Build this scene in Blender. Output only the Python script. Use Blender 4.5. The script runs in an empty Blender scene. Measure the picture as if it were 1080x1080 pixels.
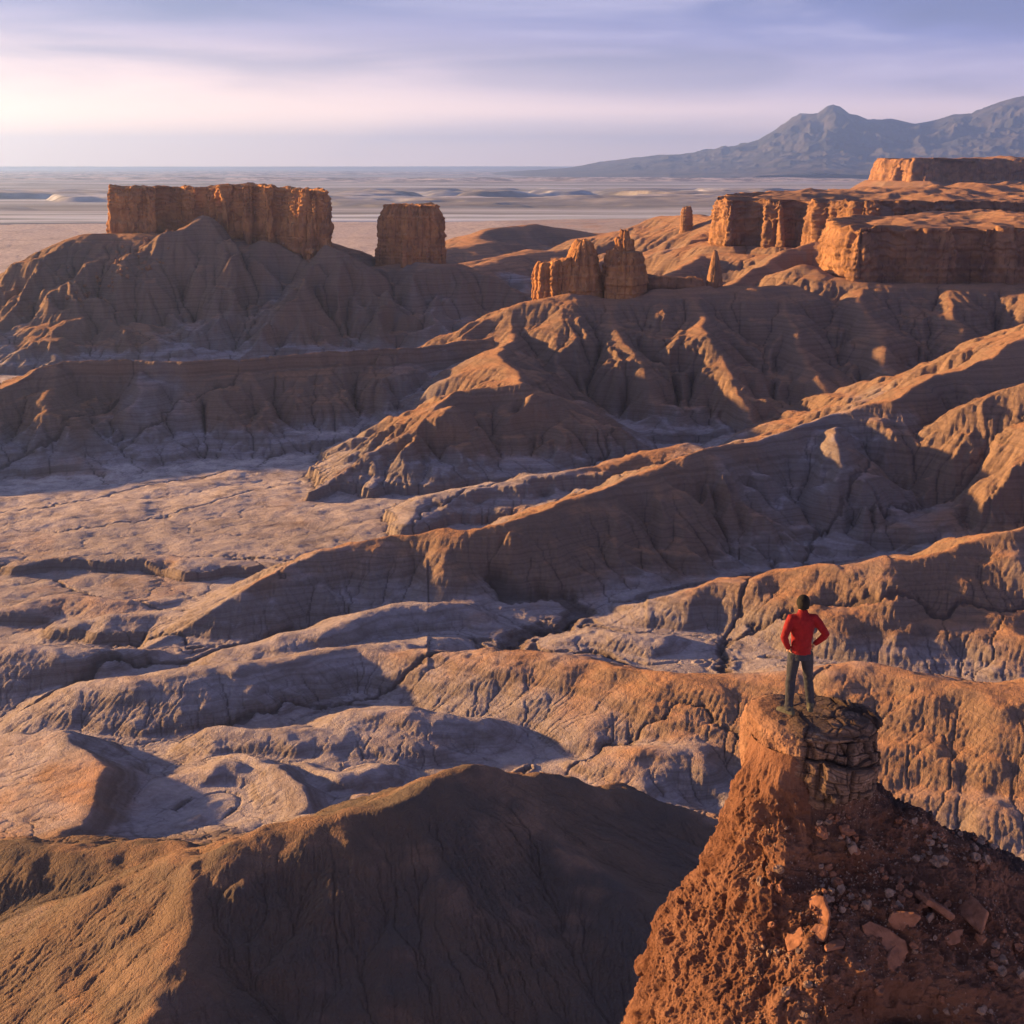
import bpy, bmesh, math, time, heapq
import numpy as np
from mathutils import Vector, Matrix
T0 = time.time()
sc = bpy.context.scene
col = sc.collection
CAMZ = 130.0
FPX = 1484.0
PITCH = math.radians(13.82)
CP, SP = math.cos(PITCH), math.sin(PITCH)

def ray(px, py):
    a, b = (px - 540.0) / FPX, -(py - 540.0) / FPX
    return np.array([a, CP + b * SP, -SP + b * CP])
def atz(px, py, z):                       # where the sight line meets height z
    d = ray(px, py); t = (z - CAMZ) / d[2]
    return np.array([d[0] * t, d[1] * t, z])
def atd(px, py, D):                       # where the sight line is D metres away (level distance)
    d = ray(px, py); t = D / math.hypot(d[0], d[1])
    return np.array([d[0] * t, d[1] * t, CAMZ + d[2] * t])
def pt(p):
    return atd(*p) if p[2] > 149 else atz(*p)

# ---------------------------------------------------------------- noise
def _h(ix, iy, seed):
    n = (ix.astype(np.int64) * 374761393 + iy.astype(np.int64) * 668265263 + seed * 974634777) & 0xffffffff
    n = ((n ^ (n >> 13)) * 1274126177) & 0xffffffff
    n = (n ^ (n >> 16)) * 2246822519 & 0xffffffff
    return ((n ^ (n >> 15)) & 0xffffff).astype(np.float32) / np.float32(0xffffff)
def vnoise(x, y, seed=0):
    xf, yf = np.floor(x), np.floor(y)
    ix, iy = xf.astype(np.int64), yf.astype(np.int64)
    fx, fy = (x - xf).astype(np.float32), (y - yf).astype(np.float32)
    fx = fx * fx * fx * (fx * (fx * 6 - 15) + 10); fy = fy * fy * fy * (fy * (fy * 6 - 15) + 10)
    a, b = _h(ix, iy, seed), _h(ix + 1, iy, seed)
    c, d = _h(ix, iy + 1, seed), _h(ix + 1, iy + 1, seed)
    return (a + (b - a) * fx + (c - a) * fy + (a - b - c + d) * fx * fy) * 2 - 1
def fbm(x, y, seed=0, octv=4, gain=0.5):
    s, amp, tot = 0, 1.0, 0
    for o in range(octv):
        s = s + amp * vnoise(x * 2.03 ** o + 17.3 * o, y * 2.03 ** o - 9.1 * o, seed + o); tot += amp; amp *= gain
    return s / tot
def ridged(x, y, seed=0, octv=4, gain=0.5):
    s, amp, tot = 0, 1.0, 0
    for o in range(octv):
        s = s + amp * (1 - 2 * np.abs(vnoise(x * 2.03 ** o + 17.3 * o, y * 2.03 ** o - 9.1 * o, seed + o))); tot += amp; amp *= gain
    return s / tot
def sstep(a, b, x):
    t = np.clip((x - a) / (b - a), 0, 1)
    return t * t * (3 - 2 * t)
def blur(a, n=1):
    for _ in range(n):
        a = a.copy()
        a[1:-1] = .25 * a[:-2] + .5 * a[1:-1] + .25 * a[2:]
        a[:, 1:-1] = .25 * a[:, :-2] + .5 * a[:, 1:-1] + .25 * a[:, 2:]
    return a

# ---------------------------------------------------------------- badlands: ridge lines, then erosion
# each ridge: crest points (column, row, height above the valley or distance), slopes on the left and right hand of the
# direction of travel, optional crest rounding radius
R = []
def ridge(pts, sl=.6, sr=None, w=1.5, pw=1.5, fl=5.0, cap=0.0):
    R.append((np.array([pt(p) for p in pts]), sl, sl if sr is None else sr, w, pw, fl, cap))

# near dark hills
ridge([(-110,1050,22),(0,1000,28),(130,930,37),(200,903,41),(270,885,44),(340,868,45),(400,850,46),(455,825,47),(500,811,46),(560,820,41),(640,833,34.5),(770,868,28),(880,925,22),(1000,990,16)], .62, .62, 2.2, 1.25, 10)
ridge([(500,812,46),(545,850,42.5),(600,903,39),(650,935,37),(700,958,35),(790,990,31),(900,1040,26)], .6, .6, 1.4, 1.25, 10)
ridge([(275,884,44),(215,908,42),(203,955,40),(188,1015,38),(155,1080,35),(120,1150,31),(90,1230,26)], .6, .6, 1.2, 1.25, 10)
ridge([(205,918,41),(160,962,36),(90,1012,31),(0,1065,26),(-80,1110,20)], .7, .7, 1.0, 1.3, 10)
ridge([(-120,893,28),(0,893,30),(100,893,31),(190,895,33),(262,886,38)], .55, .55, 3.0, 1.3, 10)
# mid-left shells
ridge([(-70,800,10),(20,772,13),(62,776,15),(92,793,16.5),(104,816,17),(103,840,17),(84,866,17),(45,889,18),(-60,905,18)], .75, .2, 1.2, 1.5, 6)
ridge([(215,802,10),(262,797,13),(300,804,15),(318,826,15.5),(318,850,15),(290,872,14)], .8, .38, 1.2, 1.4, 6)
ridge([(185,800,8),(210,782,11),(240,770,13),(300,767,13.5),(380,779,12.5),(450,788,12),(500,800,10)], .5, .5, 2.5, 1.3, 5)
ridge([(20,765,6),(50,742,10),(90,725,13),(150,714,15),(250,700,16),(330,690,15),(420,680,14),(470,676,12)], .45, .45, 4, 1.2, 5)
ridge([(-80,676,12),(20,682,13),(90,684,12.5),(140,684,10),(200,694,6)], .45, .5, 4, 1.2, 5)
ridge([(190,700,6),(250,683,11),(300,672,13),(360,655,14),(420,641,14.5),(480,637,14),(540,655,12),(580,684,6)], .55, .55, 5, 1.2, 5)
ridge([(118,852,10),(150,866,12.5),(200,867,13.5),(238,848,12.5),(250,836,11)], .6, .5, 2, 1.3, 5)
ridge([(120,826,11),(170,826,13),(215,818,13.5),(236,806,12)], .6, .5, 2, 1.3, 5)
ridge([(110,884,10.5),(170,888,13),(230,880,14),(270,866,13)], .6, .5, 2, 1.3, 5)
ridge([(335,803,11.5),(362,812,13.5),(398,808,13),(420,818,11)], .55, .55, 2, 1.3, 5)
ridge([(338,846,11.5),(378,836,14),(418,838,13.5),(440,846,11)], .55, .55, 2, 1.3, 5)
ridge([(198,822,11),(225,806,14.5),(250,808,14.5),(266,826,12)], .55, .55, 2, 1.3, 5)
ridge([(-30,782,9),(20,778,11),(50,784,9)], .5, .5, 2, 1.3, 5)
# centre rolling ridges
ridge([(300,722,7),(380,693,13),(470,685,17),(560,687,19),(640,700,20),(700,712,21),(780,716,22),(850,712,24),(910,704,26),(960,712,26),(1020,722,26),(1100,725,27),(1250,735,27)], .42, .55, 3, 1.25, 5)
ridge([(600,696,19),(600,730,13),(570,760,9)], .4, .4, 4, 1.3, 5)
ridge([(318,777,7),(345,763,11),(375,755,14.5),(430,751,15.5),(500,758,13.5),(550,780,8)], .5, .5, 3, 1.25, 5)
ridge([(592,834,6),(632,805,11.5),(680,794,14),(730,787,14.5),(765,790,12)], .45, .5, 3, 1.25, 5)
ridge([(640,826,6),(700,812,8),(750,822,6)], .4, .4, 2, 1.3, 5)
ridge([(540,692,8),(590,671,11.5),(640,663,13),(700,671,12.5),(755,692,8)], .5, .5, 4, 1.3, 5)
ridge([(575,662,7),(620,648,10),(680,643,12),(740,650,11.5),(790,672,7)], .5, .5, 4, 1.3, 5)
ridge([(700,672,7),(735,664,9),(790,668,10),(830,676,8)], .5, .5, 3, 1.2, 5)
ridge([(860,692,7),(900,686,9),(960,690,9.5),(1010,700,8)], .45, .5, 3, 1.2, 5)
ridge([(250,735,7),(290,722,10),(345,712,11),(400,716,9)], .5, .5, 3, 1.2, 5)
ridge([(60,660,4),(120,650,6.5),(200,645,7),(260,655,5)], .4, .45, 4, 1.2, 5)
ridge([(-20,640,4),(60,632,5.5),(140,630,6),(200,636,5)], .35, .4, 4, 1.2, 5)
ridge([(480,730,9),(540,722,13),(600,728,14),(650,745,11),(690,770,7)], .5, .5, 4, 1.2, 5)
ridge([(-30,595,3.5),(60,588,5),(180,590,5.5),(280,592,5)], .35, .4, 3, 1.2, 5)
# the long dark ridge running up to the tall orange hill
D1 = [(150,690,5),(190,666,8),(232,640,12.5),(280,610,17),(335,581,21.5),(420,565,24),(500,556,27),(570,540,29),(620,523,31),(665,505,33),(705,488,35),(745,473,38),(800,463,38.5),(870,441,42),(940,420,47),(1010,388,54),(1080,352,64),(1150,318,74),(1250,290,82)]
ridge(D1, .52, .62, .8, 1.3, 5)
ridge([(430,545,8),(455,522,11),(500,511,13.5),(560,500,16),(620,490,18),(680,477,21),(730,468,24)], .5, .45, 3, 1.25, 5)
for s in ([(470,560,25),(455,600,14),(430,640,6)], [(600,535,29),(595,580,17),(560,632,6)], [(700,492,35),(700,545,20),(735,590,8)], [(650,515,31),(655,570,17),(640,610,8)],
          [(370,575,22),(360,615,12),(345,650,6)], [(760,475,37),(790,520,25),(840,560,11)], [(880,452,41),(893,487,33),(892,525,20),(858,562,8)], [(1020,428,47),(1030,470,37),(1012,515,18),(975,545,9)],
          [(1080,400,58),(1090,470,40),(1085,520,24)], [(540,552,28),(530,595,15),(505,640,6)]):
    ridge(s, .7, .7, 1.5, 1.35, 5)
ridge([(740,602,7),(800,590,11),(870,572,14),(930,552,18),(1000,540,21),(1080,522,25),(1180,510,26)], .35, .4, 4, 1.2, 5)
ridge([(530,645,5),(590,632,10),(640,630,12),(690,631,14.5),(740,619,18),(800,605,21.5),(860,597,25),(930,589,28),(1000,581,30),(1060,562,34),(1120,548,36),(1250,530,38)], .48, .6, 1.0, 1.25, 5)
for s in ([(876,596,25.5),(884,630,16),(868,665,7)], [(930,590,27.5),(948,625,18),(955,670,7)], [(1010,580,30),(1040,620,19),(1060,660,8)], [(770,612,19),(765,640,12),(740,665,6)]):
    ridge(s, .6, .6, 1.5, 1.35, 5)
# hill with the lit crest, mid distance
ridge([(310,530,4),(350,505,8),(388,481,15),(402,470,18),(440,452,24),(462,430,30),(480,414,33.5),(510,406,35),(545,404,35.5),(585,418,31),(625,441,23),(665,465,10)], .55, .62, .8, 1.3, 5)
ridge([(388,481,15),(392,505,9),(380,530,5)], .6, .6, 1, 1.4, 5)
ridge([(480,430,31),(500,460,20),(540,490,8)], .6, .6, 2, 1.4, 5)
ridge([(560,415,33),(590,450,20),(620,485,8)], .6, .6, 2, 1.4, 5)
ridge([(545,404,35.5),(525,372,41),(540,343,772),(565,326,774)], .5, .6, 1.5, 1.3, 5)
# slope under the towers
ridge([(545,318,772),(600,309,778),(650,316,778),(700,306,790),(760,303,800),(830,301,820)], .62, .5, 3, 1.25, 5)
for s in ([(735,318,780),(748,350,735),(768,398,688),(788,440,655),(800,462,640)], [(820,318,800),(848,370,730),(872,420,684),(888,442,668)], [(905,305,830),(930,365,755),(955,412,700)],
          [(640,322,770),(662,372,715),(690,425,668),(705,455,648)], [(600,320,772),(590,365,725),(585,400,690)], [(1000,305,850),(1020,365,770),(1035,400,730)], [(1080,300,860),(1100,350,800)]):
    ridge(s, .62, .62, 2, 1.3, 5)
# bench with a cliff band, left
ridge([(-80,440,670),(18,404,690),(52,388,700),(70,381,705),(120,380,703),(200,380,700),(270,378,702),(350,372,708),(440,368,716),(500,360,735)], .30, .62, 1, 1.3, 5, 6.0)
ridge([(-150,470,640),(-40,430,675),(40,396,697)], .4, .5, 1.5, 1.3, 5)
for s in ([(55,388,698),(60,430,668),(50,470,640)], [(150,392,696),(145,430,665),(120,470,640)], [(260,390,698),(280,430,668),(300,465,645)], [(360,385,703),(350,430,672),(340,460,650)]):
    ridge(s, .55, .55, 2, 1.4, 5)
# talus under the long mesa and the butte
ridge([(100,246,1118),(180,246,1118),(260,250,1115),(345,256,1108)], .6, .55, 14, 1.25, 4)
for s in ([(118,255,1105),(70,292,1085),(0,330,1050),(-80,350,1030)], [(208,228,1095),(160,290,1060),(120,330,1035),(60,352,1010),(10,372,990)], [(215,228,1092),(240,300,1040),(190,352,1005)],
          [(285,252,1078),(250,305,1045),(195,358,1000)], [(345,258,1056),(300,320,1030),(235,372,980)], [(348,264,1062),(385,300,1050),(370,345,1000)], [(437,283,1078),(437,284,1076)], [(425,290,1068),(380,325,1030),(320,345,1005),(270,374,975)],
          [(440,292,1065),(420,335,1015),(380,366,975)], [(450,290,1072),(500,330,1020),(470,365,960)], [(400,287,1095),(340,300,1100)], [(350,325,1040),(300,350,1008),(285,372,980)]):
    ridge(s, .58, .58, 3, 1.25, 4)
ridge([(402,281,1066),(437,276,1062),(474,277,1068)], .6, .6, 6, 1.3, 4)
# low hills between butte and plateau
ridge([(480,285,1240),(540,270,1350),(600,262,1420)], .35, .35, 8, 1.3, 3)
ridge([(430,268,1500),(500,258,1560),(520,240,1700),(560,236,1750),(620,246,1750),(700,245,1750)], .35, .4, 8, 1.3, 3)
ridge([(500,275,1400),(560,262,1450),(610,268,1450)], .3, .35, 8, 1.3, 3)
ridge([(655,243,1500),(700,228,1450),(740,226,1400),(770,232,1300)], .4, .45, 6, 1.3, 3)
ridge([(690,272,1250),(735,255,1200),(770,262,1150)], .4, .5, 6, 1.3, 3)
# talus of the right-hand plateaus
ridge([(742,268,1130),(790,268,1120),(850,270,1080),(890,268,1060)], .6, .6, 6, 1.25, 4)
ridge([(690,300,1010),(742,270,1105)], .5, .5, 4, 1.25, 4)
ridge([(770,303,850),(800,285,890),(835,262,950),(860,255,960)], .6, .6, 2, 1.25, 4)
ridge([(850,280,862),(872,292,850),(905,297,845),(960,300,850),(1010,300,858),(1090,298,875),(1200,290,900),(1350,285,930)], .6, .55, 5, 1.25, 4)

PLAT = []       # plateaus: plan outline (column, distance), top height, cliff foot height
def plateau(name, pts, top, foot):
    P = np.array([atd(p[0], 300, p[1])[:2] for p in pts])
    PLAT.append((name, P, top, foot))
plateau('near', [(862,905),(866,868),(885,846),(905,840),(925,846),(938,858),(985,853),(1010,858),(1022,872),(1032,862),(1090,872),(1160,885),(1300,900),(1500,950),(1500,1500),(1100,1400),(960,1250),(900,1100),(858,1000)], 94.5, 63)
plateau('middle', [(745,1175),(752,1135),(772,1125),(786,1140),(800,1122),(822,1112),(835,1128),(850,1090),(880,1075),(920,1060),(1100,1150),(1400,1250),(1400,1900),(1000,1800),(840,1600),(760,1350)], 104, 69)
plateau('far', [(908,2620),(925,2480),(975,2440),(1000,2520),(1040,2550),(1100,2540),(1300,2600),(1500,2700),(1500,3200),(1000,3200),(930,2900)], 141, 106)

DU = 0.0010
TH = 0.56
R0, R1 = 118.0, 3450.0
NU = int(2 * TH / DU) // 2 * 2 + 1
NV = int(math.log(R1 / R0) / DU) // 2 * 2 + 1
nu, nv = NU // 2 + 1, NV // 2 + 1
uu = -TH + DU * np.arange(NU); vv = math.log(R0) + DU * np.arange(NV)
def grids(u, v):
    U, V = np.meshgrid(u, v)
    r = np.exp(V)
    return U, V, r, r * np.sin(U), r * np.cos(U)

def in_poly_sdf(X, Y, P):
    d = np.full(X.shape, 1e9); ins = np.zeros(X.shape, bool)
    n = len(P)
    for i in range(n):
        a, b = P[i], P[(i + 1) % n]
        e = b - a
        t = np.clip(((X - a[0]) * e[0] + (Y - a[1]) * e[1]) / (e @ e), 0, 1)
        d = np.minimum(d, np.hypot(X - a[0] - t * e[0], Y - a[1] - t * e[1]))
        c = ((a[1] > Y) != (b[1] > Y)) & (X < (b[0] - a[0]) * (Y - a[1]) / (b[1] - a[1] + 1e-12) + a[0])
        ins ^= c
    return np.where(ins, d, -d)

def base_height(U, V, r, X, Y):
    # wander the plan so that no crest is ruled
    wx = X + r * .010 * fbm(U * 22, V * 22, 3, 3); wy = Y + r * .016 * fbm(U * 22, V * 22, 8, 3)
    floor = 5 + 2.0 * fbm(U * 9, V * 9, 21, 4) + .5 * fbm(U * 30, V * 30, 31, 2) + .0002 * r * fbm(U * 75, V * 75, 33, 4) + np.clip(.018 * X, -4, 5) - 1.0
    h = floor.copy()
    K = 3.2
    crest = np.ones_like(h)
    for (P, sl, sr, w, pw, fl, cap) in R:
        Hm = P[:, 2].max() + 1
        L = Hm / min(sl, sr) * pw * 1.15 + 5
        rr = np.hypot(P[:, 0], P[:, 1]); aa = np.arctan2(P[:, 0], P[:, 1])
        u0, u1 = aa.min() - L / max(rr.min() - L, 60) - .03, aa.max() + L / max(rr.min() - L, 60) + .03
        r0, r1 = max(rr.min() - L - 8, R0), rr.max() + L + 8
        j0, j1 = np.searchsorted(V[:, 0], [math.log(r0), math.log(max(r1, R0 + 1))])
        i0, i1 = np.searchsorted(U[0], [u0, u1])
        if j1 <= j0 or i1 <= i0: continue
        x, y = wx[j0:j1, i0:i1], wy[j0:j1, i0:i1]
        hh = np.full(x.shape, -99.); g = np.zeros(x.shape); fl_ = floor[j0:j1, i0:i1]
        for k in range(len(P) - 1):                       # every stretch of crest throws its own flanks; the highest wins
            a, b = P[k], P[k + 1]; e = b[:2] - a[:2]
            t = np.clip(((x - a[0]) * e[0] + (y - a[1]) * e[1]) / (e @ e), 0, 1)
            dx, dy = x - a[0] - t * e[0], y - a[1] - t * e[1]
            best = np.hypot(dx, dy); zc = a[2] + t * (b[2] - a[2])
            side = (e[0] * dy - e[1] * dx) / math.hypot(e[0], e[1])
            if sl != sr:
                q = np.clip(1.3 * side / (best + w * .4), -1, 1); sl_ = .5 * (sl + sr) + .5 * (sl - sr) * q
            else: sl_ = sl
            fz = np.minimum(fl_, zc - .5); Ht = zc - fz
            d = np.sqrt(best ** 2 + w * w) - w
            gk = np.clip(1 - d / (Ht / sl_ * pw), 0, 1) ** pw
            if cap:
                capm = sstep(.3, -.3, side); cz = np.minimum(cap, Ht * .4)
                drop = capm * cz * sstep(.4, 2.4, best + 1.2 * fbm(x / 6, y / 6, 77, 3))
                hk = fz + (Ht - capm * cz) * gk + capm * cz - drop
            else: hk = fz + Ht * gk
            m = hk > hh
            hh = np.where(m, hk, hh); g = np.where(m, gk, g)
        H = h[j0:j1, i0:i1]
        dd = H - hh
        kk = K * (.35 + r[j0:j1, i0:i1] / 900.)
        hmix = np.clip(.5 + .5 * dd / kk, 0, 1)
        C_ = crest[j0:j1, i0:i1]; crest[j0:j1, i0:i1] = C_ * hmix + (1 - g) * (1 - hmix)
        h[j0:j1, i0:i1] = hh + dd * hmix + kk * hmix * (1 - hmix) * sstep(0, .35, g) * .9
    # far plain settles to level ground
    h = 3 + (h - 3) * 1.0
    for (nm, P, top, foot) in PLAT:
        sc_ = 1.0 if nm != 'far' else 2.5
        sd = in_poly_sdf(X, Y, P) + sc_ * 7 * fbm(X / (30 * sc_), Y / (30 * sc_), 5, 3)
        bump = (7 * ridged(X / (95 * sc_), Y / (60 * sc_), 12, 4) + 3.5 * fbm(X / 30, Y / 22, 14, 4)) * sstep(4, 60, sd)
        if nm == 'middle': bump = bump + 6 * sstep(60, 260, sd)
        plat = top - 2 + bump
        apron = foot + np.minimum(sd, 0) * .5                               # talus outside the edge
        m = sstep(1.0, 4.5 * sc_, sd - 10 * sc_)
        if nm == 'far': h = np.maximum(h, np.where(sd > -220, apron * sstep(-220, -60, sd) , -99))
        else: h = np.maximum(h, np.where(sd > -130, foot + np.minimum(sd, 0) * .55, -99))
        h = h * (1 - m) + np.maximum(plat, h) * m
    return h, crest

def gullies(z, U, V, r, wl_px, amp, seed, s0=.08, s1=.4, mask=1.0, crease=0.0):
    """rills that run down the local slope; wl_px in grid steps of DU"""
    du = (U[0, 1] - U[0, 0])
    zs = z
    gv, gu = np.gradient(zs, du)
    gu = gu / r; gv = gv / r
    nb = max(1, int(wl_px * .0013 / du / 3))
    gu, gv = blur(gu, nb), blur(gv, nb)
    sl = np.hypot(gu, gv) + 1e-6
    px_, py_ = -gv / sl, gu / sl                             # across the slope
    wl = wl_px * .0013
    cx, cy = U / (wl * 1.4), V / (wl * 1.4)
    ix, iy = np.floor(cx), np.floor(cy)
    S = np.zeros_like(z); W = np.zeros_like(z)
    for oy in (-1, 0, 1):
        for ox in (-1, 0, 1):
            jx, jy = ix + ox, iy + oy
            qx = jx + .5 + .4 * (_h(jx, jy, seed) * 2 - 1); qy = jy + .5 + .4 * (_h(jx, jy, seed + 5) * 2 - 1)
            ex, ey = cx - qx, cy - qy
            w = np.exp(-2.2 * (ex * ex + ey * ey))
            ph = (ex * px_ + ey * py_) * 2 * math.pi * 1.4 * .5 + _h(jx, jy, seed + 9) * 1.2
            S += w * np.cos(ph); W += w
    S = np.abs(S / W) * 1.5
    if crease > 0: S = 1 - np.exp(-S / crease)
    elif crease < 0: S = 1.27 * np.arcsin(np.minimum(S / 1.5 * 1.25, 1))
    m = sstep(s0, s1, sl) * mask
    return z + (np.minimum(S, 1) - .6) * amp * wl * r * m * np.minimum(sl, .8)

def fluvial(z, r, du, K, iters=2, m=.45, diff=0.0):
    """fill pits, route the runoff, cut the channels (implicit stream power)"""
    nY, nX = z.shape
    A = None
    for it in range(iters):
        zo = z.ravel().tolist(); zf = list(zo); n = len(zf); par = list(range(n)); order = []
        done = bytearray(n); hp = []
        for i in range(nX):
            for k in (i, (nY - 1) * nX + i):
                if not done[k]: done[k] = 1; hp.append((zf[k], zf[k], k))
        for j in range(nY):
            for k in (j * nX, j * nX + nX - 1):
                if not done[k]: done[k] = 1; hp.append((zf[k], zf[k], k))
        heapq.heapify(hp)
        offs = (-nX, -1, 1, nX, -nX - 1, -nX + 1, nX - 1, nX + 1)
        pop, push, add = heapq.heappop, heapq.heappush, order.append
        while hp:
            zc, _, c = pop(hp); add(c)
            for o in offs:
                q = c + o
                if 0 <= q < n and not done[q]:
                    done[q] = 1; par[q] = c; v = zo[q]
                    if v <= zc: zf[q] = zc; push(hp, (zc, v, q))
                    else: push(hp, (v, v, q))
        zorig = z; z = np.array(zf).reshape(nY, nX); pit = (z > zorig)
        # steepest receiver
        best = np.zeros((nY, nX)); rcv = np.arange(n).reshape(nY, nX).copy(); dist = np.full((nY, nX), 1.0)
        idx = np.arange(n).reshape(nY, nX)
        rng = np.random.RandomState(7 + it)
        for oy, ox in ((-1, -1), (-1, 0), (-1, 1), (0, -1), (0, 1), (1, -1), (1, 0), (1, 1)):
            ys = slice(max(0, -oy), nY - max(0, oy)); xs = slice(max(0, -ox), nX - max(0, ox))
            ys2 = slice(max(0, oy), nY + min(0, oy)); xs2 = slice(max(0, ox), nX + min(0, ox))
            L = math.hypot(oy, ox)
            s = (z[ys, xs] - z[ys2, xs2]) / L
            s = s * (1 + .25 * rng.rand(*s.shape)) 
            mm = s > best[ys, xs]
            best[ys, xs] = np.where(mm, s, best[ys, xs])
            rcv[ys, xs] = np.where(mm, idx[ys2, xs2], rcv[ys, xs])
            dist[ys, xs] = np.where(mm, L, dist[ys, xs])
        rcv = np.where(pit | (best <= 0), np.array(par).reshape(nY, nX), rcv)
        cell = (r * du)
        Al = (cell ** 2).ravel().tolist(); rl = rcv.ravel().tolist(); ol = order
        for k in reversed(ol):
            q = rl[k]
            if q != k: Al[q] += Al[k]
        A = np.array(Al).reshape(nY, nX)
        # drainage area in cell units, so that gullies have the same look near and far
        Ac = A / cell ** 2
        F = (K * np.minimum(Ac, 2500) ** m / dist).ravel().tolist()
        zl = (zorig + .6 * (z - zorig)).ravel().tolist()
        for k in ol:
            q = rl[k]
            if q != k and zl[q] < zl[k]:
                f = F[k]; zl[k] = (zl[k] + f * zl[q]) / (1 + f)
        z = np.array(zl).reshape(nY, nX)
        if diff: z = z * (1 - diff) + blur(z, 1) * diff
    return z, Ac

def upsample(a, NYf, NXf):
    """cubic upsampling by two"""
    def up(a, n):
        out = np.empty((n,) + a.shape[1:])
        out[0::2] = a
        p = np.concatenate([a[:1], a, a[-1:]])
        out[1::2] = (-p[:-3] + 9 * p[1:-2] + 9 * p[2:-1] - p[3:]) / 16
        return out
    return up(up(a, NYf).T, NXf).T

U, V, r, X, Y = grids(uu[::2], vv[::2])
z, crest = base_height(U, V, r, X, Y)
print('base', time.time() - T0)
pm = np.zeros_like(z)
for (nm, P, top, foot) in PLAT: pm = np.maximum(pm, sstep(-2, 2, in_poly_sdf(X, Y, P)))
farm = 1 - sstep(1300, 2200, r) * .85
free = (1 - pm * .8) * farm
z0 = z
z = z + .010 * r * .12 * fbm(U * 60, V * 60, 41, 4) * free
far_ = sstep(360, 440, r) * (.12 + .88 * sstep(7, 15, blur(z, 4)))
patch = .3 + .7 * sstep(-.25, .25, fbm(U * 13, V * 11, 701, 3))
def slope_of(z, r, du, n=3):
    gv, gu = np.gradient(blur(z, n), du); return np.hypot(gu / r, gv / r)
cm = sstep(.03, .30, crest)
z = gullies(z, U, V, r, 50, .30, 101, .10, .45, free * cm * (.05 + .95 * far_), -1)
z = gullies(z, U, V, r, 26, .26, 103, .12, .45, free * cm * (.05 + .95 * far_), -1)
z1, Ac = fluvial(z, r, 2 * DU, .0034 * (.06 + .94 * far_) * (.3 + .7 * cm), 2, .5, .05)
z = z + (z1 - z) * sstep(.06, .20, slope_of(z, r, 2 * DU, 6))
z = gullies(z, U, V, r, 13, .20, 107, .12, .45, free * patch * cm * (.09 + .91 * far_), -1)
# washes: narrow cut channels that wander over the flats
WASH = [([(-40,500),(50,480),(110,462),(180,440),(240,425),(310,405),(350,385)], 1.3, .9), ([(120,478),(200,457),(290,441),(325,428),(345,408),(400,392)], 1.0, .7), ([(-30,600),(20,580),(120,573),(220,577),(330,575),(400,562)], 1.1, 1.2),
        ([(-20,462),(12,452),(18,436),(8,420),(-20,410)], 1.0, 1.0), ([(522,704),(534,690),(545,674),(590,664),(610,651),(592,640),(548,644),(526,634)], 5.0, 4.2), ([(600,700),(630,694),(655,706),(670,720)], 2.0, 1.6),
        ([(764,716),(760,696),(775,681),(880,678),(960,683),(1100,692)], 1.6, 1.2), ([(-20,765),(20,752),(50,733),(110,703),(190,690),(250,672),(340,655)], 2.4, 1.8), ([(-20,692),(60,660),(140,655),(200,668)], 1.2, .9),
        ([(400,560),(330,600),(300,640)], .6, .4), ([(660,480),(560,520),(450,545),(440,560)], .8, .7), ([(640,640),(700,645),(790,640),(820,610)], .9, .8), ([(200,640),(120,625),(60,600)], .8, .6), ([(520,700),(420,735),(300,760),(200,790)], 1.2, 1.0),
        ([(800,470),(720,500),(640,500)], .5, .4), ([(920,560),(860,600),(800,640),(760,690)], .9, .8), ([(1080,560),(980,575),(900,590)], .6, .5), ([(300,470),(240,490),(160,500),(60,520),(-20,530)], .8, .5), ([(360,490),(260,510),(180,530),(60,545)], .6, .4),
        ([(90,480),(120,500),(180,498)], .5, .4), ([(880,850),(850,800),(905,770)], .7, .5), ([(600,830),(680,800),(740,800),(780,820)], .6, .5)]
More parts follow.
